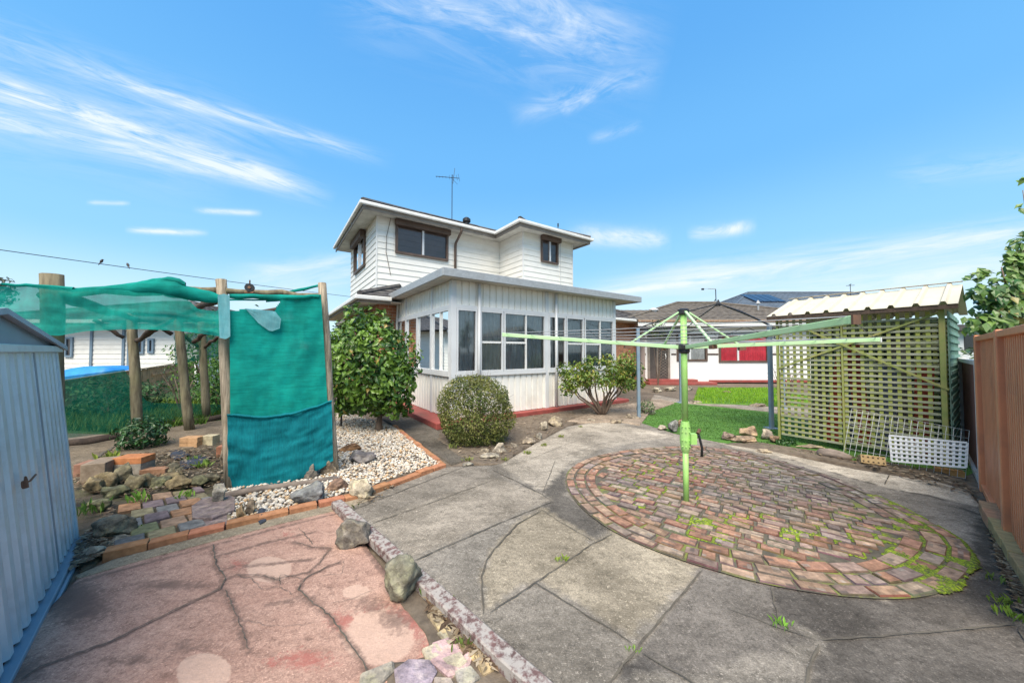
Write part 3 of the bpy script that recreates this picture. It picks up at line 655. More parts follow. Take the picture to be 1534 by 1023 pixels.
CRK = [[G(x,y,.03).xy for x,y in P_] for P_ in ([(318,817),(325,850),(338,868),(330,882),(240,925),(165,962),(60,1000)],[(338,868),(352,862),(395,862),(420,872)],[(338,884),(358,930),(372,975)],[(440,812),(468,820),(495,822),(475,848),(462,858),(425,866)],[(510,842),(485,852),(455,868),(448,884),(470,905),(495,925),(520,960),(540,985),(553,1010)],[(118,872),(225,842),(330,814),(420,790),(509,768)],[(509,768),(560,840),(640,940)],[(330,832),(400,812),(470,797)],[(345,850),(470,838)],[(400,905),(470,895)])]
def segd(p,a,b):
    t = max(0,min(1,(p-a).dot(b-a)/max(1e-9,(b-a).length_squared))); return (p-a-(b-a)*t).length
sheet('red_patio', rp, .03, 'concrete_red', .028, .006, rtone, 'cracked patio of worn red painted concrete', 'patio')
cm = MB()
for pts, wd in [([(318,817),(325,850),(338,868),(330,882),(240,925),(165,962),(60,1000),(30,1020)],.013), ([(338,868),(352,862),(395,862),(420,872)],.006), ([(338,884),(358,930),(372,975)],.008), ([(352,862),(378,868),(392,884),(420,879)],.006),
    ([(440,812),(468,820),(495,822)],.007),([(495,822),(475,848),(462,858),(425,866),(395,868)],.008),([(448,792),(470,816)],.008),([(510,842),(485,852),(455,868),(448,884),(470,905),(495,925),(520,960),(540,985),(553,1010)],.013),
    ([(495,905),(520,900),(560,885)],.006),([(515,840),(513,860),(470,866)],.005),([(455,868),(420,862),(418,880),(440,892)],.005),([(358,930),(420,940),(470,935)],.004),([(330,832),(400,812),(470,797)],.004),([(125,945),(160,925),(240,905)],.004)]:
    strip(cm, [G(x,y,.03) for x,y in pts], wd*.6, .0385, .007, .025)
tag(cm.build('patio_cracks','joint'), 'dark jagged cracks through the red patio', 'cracks', None, 'structure')
sheet('kerb_strip', pix((112,870),(170,845),(330,802),(440,772),(540,747),(560,752),(509,768),(420,790),(330,814),(225,842),(118,874)), .034, 'kerb', .04, .006, None, 'mossy concrete kerb strip along the edging bricks', 'kerb')
# ---- dirt corner with old stones at the bottom
dm = MB(); st = []
for poly,col in [([(648,960),(680,948),(708,978),(702,1000),(672,1012),(640,985)],(.42,.30,.31)),([(590,1000),(610,985),(645,985),(655,1003),(640,1030),(595,1035)],(.33,.28,.33)),([(632,970),(655,962),(668,978),(640,990)],(.40,.36,.28)),
    ([(655,945),(668,938),(690,958),(672,966)],(.40,.36,.27)),([(660,985),(690,975),(702,990),(680,1010)],(.38,.34,.27)),([(680,1005),(706,995),(720,1012),(690,1030)],(.33,.31,.28)),([(640,918),(652,910),(678,945),(664,952)],(.42,.34,.22)),([(695,965),(708,958),(740,1000),(724,1008)],(.42,.33,.2)),([(540,1008),(590,988),(592,1000),(560,1030),(535,1035)],(.28,.26,.22)),([(650,1012),(676,1014),(688,1036),(650,1040)],(.36,.31,.27))]:
    P = [G(x,y,.05) for x,y in poly]; c = sum(P,Vector())/len(P); n = len(P)
    vs = [(p.x,p.y,.01) for p in P]+[(p.x,p.y,.043+rnd(-.003,.003)) for p in P]+[(*(c.lerp(p,.86)).xy,.052+rnd(-.004,.004)) for p in P]
    dm.add(vs, [tuple(range(2*n,3*n))]+[(i,(i+1)%n,n+(i+1)%n,n+i) for i in range(n)]+[(n+i,n+(i+1)%n,2*n+(i+1)%n,2*n+i) for i in range(n)], tuple(x*1.1 for x in col))
tag(dm.build('stone_paving','rock'), 'odd flat stones set in dirt beside the fallen beam', 'stone paving', None, 'structure')
sheet('dirt_patch', rag(spline(pix((590,885),(612,868),(650,890),(700,955),(790,1035),(700,1060),(600,1055),(583,1012),(638,980),(630,945),(604,918)),5),.05,.03,9), .0345, 'soil', .04, .008, None, 'dark dirt and moss along the fallen beam', 'dirt')
# ---- turf, lawn, far path
sheet('artificial_turf', [G(948,634),G(962,618),G(985,601),G(1150,618),Vector((6.3,7.2)),Vector((7.2,5.0)),G(1450,712),G(1330,700),G(1180,682),G(1130,672),G(1080,664),G(1010,650)], .022, 'turf', .12, .01, None, 'bright green artificial turf behind the clothes line', 'turf')
lawn = [G(1038,606),G(1046,583),G(1166,583),G(1220,600),G(1200,610),G(1120,608)]
sheet('lawn', lawn, .05, 'lawnbase', .2, .02, None, 'small bright lawn in front of the white cottage', 'lawn')
sheet('far_path', [G(975,600),G(980,592),G(1040,604),G(1160,611),G(1240,615),G(1240,628),G(1150,618)], .03, 'concrete', .15, .01, lambda p: (1.15,1.1,1.05), 'pale concrete path between the turf and the lawn', 'path')
def blades(name, poly, n, h, wd, cols, z, label, cat):
    xs=[p[0] for p in poly]; ys=[p[1] for p in poly]; mb = MB(); k = 0
    while k < n:
        p = Vector((rnd(min(xs),max(xs)),rnd(min(ys),max(ys))))
        if not inside(p, poly): continue
        k += 1; a = rnd(0,6.28); hh = h*rnd(.6,1.3); l = Vector((rnd(-.5,.5),rnd(-.5,.5)))*hh; q = Vector((math.cos(a),math.sin(a)))*wd/2; g = rnd(.75,1.2)
        c = random.choice(cols)
        mb.add([(p.x-q.x,p.y-q.y,z),(p.x+q.x,p.y+q.y,z),(p.x+l.x,p.y+l.y,z+hh)], [(0,1,2)], tuple(x*g for x in c))
    return tag(mb.build(name,'leaf_dull'), label, cat, None, 'stuff')
blades('grass', lawn, 9000, .07, .02, [(.22,.42,.02),(.17,.37,.02),(.28,.44,.04)], .04, 'short bright green grass of the lawn by the white cottage', 'grass')
blades('turf_fuzz', [G(952,633),G(966,619),G(988,603),G(1150,620),Vector((6.2,7.1)),Vector((7.0,5.1)),G(1445,710),G(1330,698),G(1180,680),G(1130,670),G(1080,663),G(1012,649)], 12000, .022, .016, [(.09,.21,.035),(.06,.16,.025),(.13,.24,.05),(.07,.18,.03)], .02, 'short fibres of the green artificial turf', 'turf')
# ---- pebble bed
pb = pix((505,620),(545,628),(592,644),(660,699),(600,716),(545,736),(470,757),(395,778),(350,790),(330,770),(338,735),(440,720),(500,705))
sheet('pebble_base', rag(pb,.02), .03, 'soil', .08, .01, None, 'earth under the white pebbles', 'garden bed')
pe = MB()
IC = [(0,0,1),(.894,0,.447),(.276,.851,.447),(-.724,.526,.447),(-.724,-.526,.447),(.276,-.851,.447),(.724,.526,-.447),(-.276,.851,-.447),(-.894,0,-.447),(-.276,-.851,-.447),(.724,-.526,-.447),(0,0,-1)]
IF = [(0,1,2),(0,2,3),(0,3,4),(0,4,5),(0,5,1),(1,6,2),(2,7,3),(3,8,4),(4,9,5),(5,10,1),(6,7,2),(7,8,3),(8,9,4),(9,10,5),(10,6,1)]
def pebbles(mb, poly, n, r0, r1, z, pal):
    xs=[p[0] for p in poly]; ys=[p[1] for p in poly]; k=0
    while k < n:
        p = Vector((rnd(min(xs),max(xs)),rnd(min(ys),max(ys))))
        if not inside(p,poly): continue
        k += 1; r = rnd(r0,r1); a = rnd(0,6.28); ca_,sa = math.cos(a),math.sin(a); sx,sy,sz = r*rnd(.8,1.4),r*rnd(.7,1.1),r*rnd(.5,.8); g = rnd(.8,1.08); tl = rnd(-.5,.5); zz = z+rnd(0,.018)
        c = random.choice(pal); vs = []
        for x,y,q in IC:
            x*=sx; y*=sy; q*=sz; q += tl*x*.6
            vs.append((p.x+x*ca_-y*sa, p.y+x*sa+y*ca_, zz+q))
        mb.add(vs, IF, tuple(u*g for u in c))
PP = [(.56,.52,.45)]*4+[(.62,.56,.46),(.54,.40,.25),(.46,.30,.16),(.42,.39,.35),(.22,.19,.16),(.68,.63,.57),(.5,.44,.36)]
pebbles(pe, pb, 7600, .008, .023, .034, PP)
tag(pe.build('pebbles','pebble',smooth=True), 'white and tan pebbles covering the bed beside the teal screen', 'pebbles', None, 'stuff')
# ================================================================= BUILDING HELPERS
def ribbed(mb, p0, p1, z0, z1, nrm, pitch, depth, prof=((0,0),(.72,0),(.78,-1),(.94,-1),(1,0)), col=None):
    p0=Vector((p0[0],p0[1],0)); p1=Vector((p1[0],p1[1],0)); ln=(p1-p0).length; d=(p1-p0)/ln; n=Vector((nrm[0],nrm[1],0)).normalized()
    pts=[]; k=0
    while k*pitch < ln-1e-6:
        for f,o in prof[:-1]:
            s=(k+f)*pitch
            if s<ln: pts.append(p0+d*s+n*o*depth)
        k+=1
    pts.append(p1)
    vs=[]; fs=[]
    for p in pts: vs += [(p.x,p.y,z0),(p.x,p.y,z1)]
    for i in range(len(pts)-1): fs.append((2*i,2*i+2,2*i+3,2*i+1))
    mb.add(vs,fs,col)
def boards(mb, p0, p1, z0, z1, nrm, h=.19, out=.02):
    p0=Vector((p0[0],p0[1],0)); p1=Vector((p1[0],p1[1],0)); n=Vector((nrm[0],nrm[1],0)).normalized(); z=z0
    while z<z1-1e-4:
        zt=min(z+h,z1)
        a,b=p0+n*out,p1+n*out
        mb.add([(a.x,a.y,z),(b.x,b.y,z),(p1.x,p1.y,zt),(p0.x,p0.y,zt),(p0.x,p0.y,z),(p1.x,p1.y,z)],[(0,1,2,3),(4,5,1,0)]); z=zt
def tiles(mb, a, b, c, d, row=.33, tw=.3, h=.028, jit=.012):
    a,b,c,d=map(Vector,(a,b,c,d)); n=(b-a).cross(d-a).normalized()
    if n.z<0: n=-n
    ht=((d+c)/2-(a+b)/2).length; R_=max(1,int(ht/row))
    for i in range(R_):
        t0,t1=i/R_,(i+1)/R_; l0,r0,l1,r1=a.lerp(d,t0),b.lerp(c,t0),a.lerp(d,t1),b.lerp(c,t1)
        m=max(1,int(max((r0-l0).length,(r1-l1).length)/tw))
        for j in range(m):
            f0,f1=j/m,(j+1)/m; hh=h+rnd(-jit,jit)*.6; g=rnd(.75,1.15)
            q=[l0.lerp(r0,f0)+n*hh,l0.lerp(r0,f1)+n*hh,l1.lerp(r1,f1)+n*.004,l1.lerp(r1,f0)+n*.004]
            o=[l0.lerp(r0,f0)-n*.01,l0.lerp(r0,f1)-n*.01]
            md=(l0.lerp(r0,(f0+f1)/2)+n*(hh+.012)); mt=(l1.lerp(r1,(f0+f1)/2)+n*.016)
            mb.add([q[0],md,q[1],q[2],mt,q[3],o[0],o[1]],[(0,1,4,5),(1,2,3,4),(6,7,2,1,0)],(g,g,g))
def hip(mb, u0,u1,v0,v1,z,tan, along='u', e0=True, e1=True, **k):
    "hip roof over a rectangle; e0/e1: hipped ends"
    if along=='u':
        hv=(v1-v0)/2; vm=(v0+v1)/2; zr=z+hv*tan; a=u0+(hv if e0 else 0); b=u1-(hv if e1 else 0)
        tiles(mb,(u0,v0,z),(u1,v0,z),(b,vm,zr),(a,vm,zr),**k); tiles(mb,(u1,v1,z),(u0,v1,z),(a,vm,zr),(b,vm,zr),**k)
        if e0: tiles(mb,(u0,v1,z),(u0,v0,z),(a,vm,zr),(a,vm,zr),**k)
        if e1: tiles(mb,(u1,v0,z),(u1,v1,z),(b,vm,zr),(b,vm,zr),**k)
        mb.tube([(a,vm,zr+.03),(b,vm,zr+.03)],.09,6)
        if e0:
            for vv in (v0,v1): mb.tube([(u0,vv,z+.04),(a,vm,zr+.03)],.08,6)
        if e1:
            for vv in (v0,v1): mb.tube([(u1,vv,z+.04),(b,vm,zr+.03)],.08,6)
    else:
        hu=(u1-u0)/2; um=(u0+u1)/2; zr=z+hu*tan; a=v0+(hu if e0 else 0); b=v1-(hu if e1 else 0)
        tiles(mb,(u1,v0,z),(u1,v1,z),(um,b,zr),(um,a,zr),**k); tiles(mb,(u0,v1,z),(u0,v0,z),(um,a,zr),(um,b,zr),**k)
        if e0: tiles(mb,(u0,v0,z),(u1,v0,z),(um,a,zr),(um,a,zr),**k)
        if e1: tiles(mb,(u1,v1,z),(u0,v1,z),(um,b,zr),(um,b,zr),**k)
        mb.tube([(um,a,zr+.03),(um,b,zr+.03)],.09,6)
        if e0:
            for uu in (u0,u1): mb.tube([(uu,v0,z+.04),(um,a,zr+.03)],.08,6)
class Face:
    "maps (along, out, z) to the frame of a building for a wall on v=const ('u') or u=const ('v'); out is positive towards the yard"
    def __init__(s, axis, c): s.axis=axis; s.c=c
    def p(s, a, o, z): return (a, s.c-o, z) if s.axis=='u' else (s.c-o, a, z)
    def box(s, mb, a0,a1,o0,o1,z0,z1,col=None):
        p=s.p(a0,o0,z0); q=s.p(a1,o1,z1); mb.box([min(x,y) for x,y in zip(p,q)],[max(x,y) for x,y in zip(p,q)],col)
def window(par, fc, a0,a1,z0,z1, splits=(), rails=(), bo=.14, fr='alu', fw=.05, gl='glass', blinds=(), o=.02, sill=False, box=None, ft=.05, bl='blind'):
    m=MB(); t0,t1=o-.03,o+ft-.03
    fc.box(m,a0,a0+fw,t0,t1,z0,z1); fc.box(m,a1-fw,a1,t0,t1,z0,z1); fc.box(m,a0+fw,a1-fw,t0,t1,z0,z0+fw); fc.box(m,a0+fw,a1-fw,t0,t1,z1-fw,z1)
    w_=m.build('window',fr,par)
    xs=[a0+fw]+list(splits)+[a1-fw]
    if splits or rails:
        s=MB()
        for x in splits: fc.box(s,x-fw*.45,x+fw*.45,t0+.004,t1-.006,z0+fw,z1-fw)
        for i,z in rails: fc.box(s,xs[i]+fw*.46,xs[i+1]-fw*.46,t0+.008,t1-.012,z-.022,z+.022)
        s.build('sash','white' if fr=='alu' else ('alu' if fr=='brown' else fr),w_)
    g=MB()
    for i in range(len(xs)-1):
        p=[fc.p(xs[i],o-.02,z0+fw),fc.p(xs[i+1],o-.02,z0+fw),fc.p(xs[i+1],o-.02,z1-fw),fc.p(xs[i],o-.02,z1-fw)]
        g.add(p,[(0,1,2,3)])
    g.build('pane',gl,w_)
    for i in blinds:
        b=MB(); n=int((xs[i+1]-xs[i])/.045); vs=[]; fs=[]
        for k in range(n+1):
            x=xs[i]+(xs[i+1]-xs[i])*k/n; oo=o-bo+(.016 if k%2 else -.016)
            vs += [fc.p(x,oo,z0+.02),fc.p(x,oo,z1-.02)]
        for k in range(n): fs.append((2*k,2*k+2,2*k+3,2*k+1))
        b.add(vs,fs); b.build('blind',bl,w_)
    if box:
        b=MB(); fc.box(b,a0-.04,a1+.04,t1-.028,t1+.13,z1-box,z1+.02); b.build('roller_box','brown',w_,bevel=.02)
    return w_
def dvent(mb, c, r, h):
    pass
# ================================================================= TWO-STOREY HOUSE (frame: u along the yard front, v away, origin at the sunroom corner)
hs_ = empty('two_storey_house', C0, 'white weatherboard two-storey house with a glazed ribbed sunroom on a red plinth', 'house', rot=(0,0,YAW))
m=MB(); m.box((-.40,-.17,0),(5.5,3.72,.13)); m.build('plinth','redpaint',hs_,bevel=.015)
SF=Face('u',0.0); SL=Face('v',0.0); SR=5.12; SD=3.74
# ribbed wall panels
m=MB(); ribbed(m,(.06,0),(SR,0),.14,1.0,(0,-1),.168,.028); ribbed(m,(0,SD),(0,.06),.14,1.0,(-1,0),.168,.028); ribbed(m,(SR,.02),(SR,SD),.14,2.95,(1,0),.168,.028); m.build('lower_cladding','cream_metal',hs_)
m=MB(); ribbed(m,(.06,0),(SR,0),2.44,2.96,(0,-1),.168,.028); ribbed(m,(0,SD),(0,.06),2.44,2.96,(-1,0),.168,.028); m.build('upper_cladding','cream_metal',hs_)
m=MB()   # frame: posts, rails
for a in (2.505,5.06): SF.box(m,a-.05,a+.05,-.02,.03,.135,2.95)
for a in (1.05,2.9):
    SL.box(m,a-.035,a+.035,-.02,.028,.135,1.0); SL.box(m,a-.035,a+.035,-.02,.028,2.44,2.95)
m.box((-.035,-.035,.135),(.075,.075,2.95))
for z0,z1,o in ((.985,1.06,.045),(2.385,2.455,.04)):
    SF.box(m,.076,2.454,-.02,o,z0,z1); SF.box(m,2.556,5.008,-.02,o,z0,z1); SL.box(m,.076,SD,-.02,o,z0,z1)
m.build('frame','alu',hs_)
for a0,a1,sp,rl,bl in ((.08,.56,(),(),(0,)),(.63,1.22,(),((0,1.70),),(0,)),(1.24,2.45,(1.86,),((0,1.70),),(0,1)),(2.56,3.13,(2.84,),(),(0,)),(3.15,3.78,(),((0,1.70),),(0,)),(3.82,5.0,(4.44,),((0,1.70),),(0,1))):
    window(hs_,SF,a0,a1,1.062,2.383,sp,rl,fw=.038,blinds=bl,bo=.07)
for a0,a1,sp in ((.08,1.05,(.56,)),(1.07,1.98,()),(2.0,2.86,()),(2.88,3.70,())): window(hs_,SL,a0,a1,1.062,2.383,sp,(),fw=.038,blinds=(0,) if a0 in (.08,2.0) else (),bo=.07)
m=MB()
for a in (.595,2.78): m.tube([SF.p(a,.055,.14),SF.p(a,.055,2.93)],.034,8)
m.build('drain_pipe','alu',hs_,smooth=True)
m=MB(); m.tube([(-.05,3.55,2.9),(-.05,3.62,2.3),(-.06,3.64,.2)],.03,8); m.build('drain_pipe','soffit',hs_,smooth=True)
m=MB(); m.box((-.33,-.33,2.965),(5.84,3.55,3.02)); m.build('sunroom_soffit','soffit',hs_)
m=MB()   # galvanised barge around the flat roof
for a,b in (((-.36,-.36,2.94),(5.88,-.32,3.10)),((-.36,-.315,2.94),(-.32,3.45,3.10)),((5.84,-.315,2.94),(5.88,3.45,3.10))): m.box(a,b)
m.box((-.319,-.319,3.03),(5.839,3.45,3.075)); m.build('sunroom_roof','galv',hs_,bevel=.008)
# interior of the sunroom
m=MB(); m.box((.1,SD-.03,.14),(5.0,SD-.008,2.9)); m.build('sunroom_back_wall','room',hs_)
m=MB(); m.box((1.2,2.3,.14),(2.2,3.0,.9)); m.box((3.0,2.6,.14),(3.7,3.2,1.3)); m.build('cabinet','room',hs_)
# lower brick storey
m=MB(); m.box((-.57,SD,0),(11.5,SD+.25,2.9)); m.box((-.57,SD+.25,0),(-.32,10.4,2.9)); m.box((11.25,SD+.25,0),(11.5,10.4,2.9)); m.build('brick_wall','brick',hs_)
BL=Face('v',-.57)
window(hs_,BL,4.35,6.2,.95,2.45,(5.3,),(),fr='brown',gl='glass_dark',o=.02)
m=MB(); BL.box(m,4.3,6.25,.03,.06,1.75,2.45); m.build('roller_shutter','white',hs_); m=MB(); BL.box(m,4.27,6.28,.03,.2,2.45,2.68); m.build('roller_box','black',hs_,bevel=.03)
m=MB(); lo=dict(u0=-1.15,u1=12.0,v0=3.18,v1=10.6)
hip(m,-1.15,12.0,3.18,10.6,2.98,.40); m.build('lower_roof','tile',hs_)
m=MB(); m.box((-1.13,3.2,2.85),(12,10.6,2.87)); m.build('lower_soffit','soffit',hs_)
m=MB()
def gut(mb,a,b,w_=.11,h=.11):
    mb.box(a,b)
m.box((-1.27,3.07,2.86),(-.345,3.17,2.97)); m.box((-1.27,3.171,2.86),(-1.17,10.6,2.97)); m.build('gutter','white',hs_,bevel=.02); m=MB(); m.box((5.9,3.07,2.86),(12.1,3.17,2.97)); m.build('gutter','white',hs_,bevel=.02)
m=MB(); m.box((-1.165,3.175,2.80),(-.36,3.2,2.86)); m.box((-1.165,3.2,2.80),(-1.14,10.6,2.86)); m.build('fascia_board','taupe',hs_)
# upper storey
UF=4.6; UL=-.40; WU0,WU1,WV=4.12,6.5,3.1; ZT=5.72
m=MB(); boards(m,(UL,UF),(WU0,UF),3.0,ZT,(0,-1)); boards(m,(UL,8.9),(UL,UF),3.0,ZT,(-1,0)); boards(m,(WU0,UF),(WU0,WV),3.0,ZT,(-1,0)); boards(m,(WU0,WV),(WU1,WV),3.0,ZT,(0,-1)); boards(m,(WU1,WV),(WU1,8.9),3.0,ZT,(1,0)); boards(m,(WU1,8.9),(UL,8.9),3.0,ZT,(0,1))
m.build('weatherboard_wall','white_board',hs_)
for x,y,sx,sy in ((UL,UF,-1,-1),(WU0,WV,-1,-1),(WU1,WV,1,-1)):   # corner stops
    m=MB(); m.box((x-.028 if sx<0 else x-.012,y-.028,3.0),(x+.012 if sx<0 else x+.028,y+.012,ZT)); m.build('corner_trim','white',hs_)
UFf=Face('u',UF); ULf=Face('v',UL); WF=Face('u',WV)
window(hs_,UFf,.15,1.95,4.62,5.66,(1.05,),(),fr='brown',fw=.07,gl='glass_dark',o=.05,ft=.07,blinds=(),box=.16)
window(hs_,ULf,6.1,7.9,4.45,5.66,(7.0,),(),fr='brown',fw=.07,gl='glass_dark',o=.05,ft=.07,box=.22)
window(hs_,WF,4.9,5.72,4.74,5.68,(5.31,),(),fr='brown',fw=.06,gl='glass_dark',o=.05,ft=.07,box=.15)
m=MB(); m.box((UL+.2,UF+.3,3.1),(4.0,UF+.32,5.6)); m.box((UL+.7,UF+.3,3.1),(UL+.72,8.6,5.6)); m.box((4.3,WV+.5,3.1),(6.4,WV+.52,5.6)); m.build('room_wall','room',hs_)
E0,E1,V0,V1,WE0,WE1,WE=-.92,7.0,4.1,9.4,3.62,7.0,2.6; ZE=5.84
m=MB(); m.box((E0+.03,V0+.03,5.70),(E1-.03,V1,5.72)); m.box((WE0+.03,WE+.03,5.70),(WE1-.03,V0+.029,5.72)); m.build('upper_soffit','soffit',hs_)
def eave_run(pts, o, w_, z0, z1, name, mt, bv=.0):
    mb=MB(); P=[Vector((x,y,0)) for x,y in pts]; vs=[]; n=len(P)
    for i,p in enumerate(P):
        d0=(p-P[i-1]).normalized() if i else (P[1]-P[0]).normalized(); d1=(P[i+1]-p).normalized() if i<n-1 else d0
        n0=Vector((d0.y,-d0.x,0)); n1=Vector((d1.y,-d1.x,0)); b=(n0+n1); b=b/b.dot(n0) if b.length>1e-6 else n0
        for oo,z in ((o,z0),(o+w_,z0),(o+w_,z1),(o,z1)): q=p+b*oo; vs.append((q.x,q.y,z))
    fs=[]
    for i in range(n-1):
        for j in range(4): fs.append((4*i+j,4*i+(j+1)%4,4*i+4+(j+1)%4,4*i+4+j))
    fs += [(3,2,1,0),tuple(4*(n-1)+j for j in range(4))]
    mb.add(vs,fs); return mb.build(name,mt,hs_,bevel=bv)
ep=[(E0,V1),(E0,V0),(WE0,V0),(WE0,WE),(WE1,WE),(WE1,V1)]
eave_run(ep,-.005,.10,5.745,5.85,'gutter','white',.022)
eave_run(ep,-.035,.028,5.63,5.742,'fascia_board','taupe')
m=MB(); hip(m,E0,E1,V0,V1,ZE,.42); hip(m,WE0,WE1,WE,V0+2.4,ZE,.42,along='v',e1=False); m.build('upper_roof','tile',hs_)
m=MB(); m.tube([UFf.p(2.24,.52,5.72),UFf.p(2.24,.50,5.60),UFf.p(2.22,.10,5.30),UFf.p(2.22,.07,5.2),UFf.p(2.22,.07,3.2)],.045,8); m.build('downpipe','brown',hs_,smooth=True)
m=MB(); m.tube([WF.p(5.86,.04,5.7),WF.p(5.86,.04,3.6)],.012,6); m.build('conduit','alu',hs_)
m=MB(); m.tube([UFf.p(.0,.035,5.7),UFf.p(-.12,.04,5.1),UFf.p(-.13,.035,4.6),UFf.p(.02,.03,3.9)],.008,5); m.build('cable','brown',hs_)
# roof ventilator and antennas
def at_local(px,py,v):
    d=ray(px,py); t=(v+C0.dot(VV))/(d[0]*VV.x+d[1]*VV.y); w_=Vector((d[0]*t,d[1]*t,H+d[2]*t)); r=w_-C0; return Vector((r.dot(UU),r.dot(VV),w_.z))
p=at_local(699,336,5.2); zr=ZE+1.1*.42
m=MB(); m.tube([(p.x,p.y,zr-.1),(p.x,p.y,p.z+.06)],.10,12); m.tube([(p.x,p.y,p.z+.05),(p.x,p.y,p.z+.09),(p.x,p.y,p.z+.19),(p.x,p.y,p.z+.25)],[.10,.15,.15,.08],12); m.build('roof_ventilator','black',hs_,smooth=False)
def roofaxis(px,pyb,pyt,v):
    b=at_local(px,pyb,v); t=at_local(px,pyt,v); return b,t
# television antenna on the upper roof
b=at_local(677,331,5.6); t=at_local(677,262,5.6); bw=uv(b.x,b.y,ZE+1.5*.42)
an=empty('tv_antenna',bw,'tall rooftop television antenna on a thin mast above the upper roof','antenna')
hgt=t.z-bw.z
m=MB(); m.tube([(0,0,-.05),(0,0,hgt)],.016,6); m.build('mast','black',an)
bd=Vector((.93,.1,.02)).normalized()
m=MB(); m.tube([bd*-.62+Vector((0,0,hgt-.08)),bd*.28+Vector((0,0,hgt-.13))],.011,6); m.build('boom','black',an)
m=MB()
for s,l in ((-.6,.10),(-.48,.12),(-.36,.13),(-.24,.15),(-.1,.3),(.05,.34),(.18,.36),(.26,.5)):
    c=bd*s+Vector((0,0,hgt-.10)); e=Vector((-.15,.6,.55)).normalized()*l
    m.tube([c-e,c+e],.006,5)
m.tube([Vector((.03,0,hgt-.35)),Vector((.10,0,hgt+.26))],.008,5); m.tube([Vector((-.05,0,hgt-.1)),Vector((.2,.05,hgt-.35))],.006,5)
m.build('element','black',an)
# small pole on the wing roof
q=at_local(836,345,4.2); pw=uv(q.x,q.y,q.z-.35); m=MB(); m.tube([(0,0,0),(0,0,.62)],.014,6); m.tube([(0,0,.5),(0,0,.64)],.03,6)
o=m.build('vent_pipe','black',None); o.location=pw; tag(o,'short dark pipe on the roof of the upper wing','vent pipe')
# ================================================================= WHITE COTTAGE BEHIND
ct=empty('white_cottage',(9.6,16,0),'low white fibro cottage with brown tiled roof and a red curtain','cottage')
K=lambda px,py,Y=16: D(px,py,Y)-Vector((9.6,16,0))
xl=K(966,500).x; xr=K(1230,500).x
CF=Face('u',0.0)
dl,dr=K(970,500).x,K(1002,500).x; dz=K(985,503).z; db_=.23
w1=(K(1013,500).x,K(1059,500).x,K(1036,541).z,K(1036,500).z); w2=(K(1076,500).x,K(1150,500).x,K(1100,543).z,K(1100,501).z)
m=MB(); ez=2.70
m.box((xl,0,.1),(dl,.12,ez)); m.box((dl,0,dz+.05),(dr,.12,ez)); m.box((dl,.0,.1),(dr,.12,db_))
m.box((dr,0,.1),(w1[0],.12,ez)); m.box((w1[0],0,.1),(w1[1],.12,w1[2])); m.box((w1[0],0,w1[3]),(w1[1],.12,ez)); m.box((w1[1],0,.1),(w2[0],.12,ez)); m.box((w2[0],0,.1),(w2[1],.12,w2[2])); m.box((w2[0],0,w2[3]),(w2[1],.12,ez)); m.box((w2[1],0,.1),(xr,.12,ez))
m.box((xl,.12,.1),(xl+.12,8,ez)); m.box((xr-.12,.12,.1),(xr,8,ez)); m.build('wall','plaster',ct)
m=MB(); m.box((xl,.6,.1),(xr,.62,ez)); m.build('room_wall','dark',ct)
window(ct,CF,*w1[:2],w1[2],w1[3],((w1[0]+w1[1])/2-.1,),(),fr='brown',fw=.09,gl='glass_clear',blinds=(0,1),bl='curtain',bo=.05)
wq=window(ct,CF,*w2[:2],w2[2],w2[3],(w2[0]+.9,),(),fr='brown',fw=.09,gl='glass_clear',blinds=(0,1),bl='curtain_red',bo=.05)
m=MB(); zb=K(1100,530.5).z
for a,b in ((xl,dl-.1),(dr+.1,w1[0]-.02),(w1[1]+.02,w2[0]-.02),(w2[1]+.02,xr)): m.box((a,-.022,zb-.035),(b,-.001,zb+.035))
m.box((w1[1]+.4,-.02,.1),(w1[1]+.46,-.001,zb-.04)) if False else None
m.build('batten','brown',ct)
m=MB()
CF.box(m,dl-.02,dl+.08,-.02,.05,db_,dz); CF.box(m,dr-.08,dr+.02,-.02,.05,db_,dz); CF.box(m,dl+.081,dr-.081,-.02,.05,dz-.09,dz)
CF.box(m,dl+.40,dl+.47,-.02,.04,db_,dz-.09)
dd=m.build('door','taupe',ct); m=MB(); CF.box(m,dl+.08,dr-.08,-.015,.015,db_,dz-.09); m.build('screen','screen',dd)
m=MB()
k=db_+.05
while k<dz-.5:
    m.bar(CF.p(dl+.5,.03,k),CF.p(dr-.1,.03,k+.28),.012,.012); m.bar(CF.p(dl+.5,.032,k+.28),CF.p(dr-.1,.032,k),.012,.012); k+=.14
m.build('grille','taupe',dd); m=MB(); m.tube([CF.p(dr-.2,.05,1.15),CF.p(dr-.2,.10,1.25),CF.p(dr-.2,.05,1.4)],.02,6); m.build('handle','white',dd)
m=MB(); a=K(970,566).x; b=K(1057,566).x
m.box((a-.2,-.75,0),(b+.1,-.002,.11)); m.box((a-.1,-.45,.111),(b-.6,-.003,.22)); m.build('step','redpaint',ct,bevel=.01)
m=MB(); m.box((b+.15,-.06,.06),(xr,-.001,.17)); m.build('base_trim','redpaint',ct)
m=MB(); m.box((xl-.5,-.52,2.66),(xr+.4,-.45,2.84)); m.build('fascia_board','white',ct); m=MB(); m.box((xl-.5,-.449,2.7),(xr+.4,0,2.715)); m.build('soffit','white',ct)
m=MB(); m.box((xl-.5,-.56,2.845),(xr+.4,-.44,2.95)); m.build('gutter','brick_tan',ct)
m=MB(); p=K(1042,455,20.2); hv=p.y+.55; tn=(p.z-2.9)/hv
hip(m,xl-1.2,xl-1.2+2*(p.x-xl+1.2),-.55,-.55+2*hv,2.92,tn,row=.36,tw=.34); 
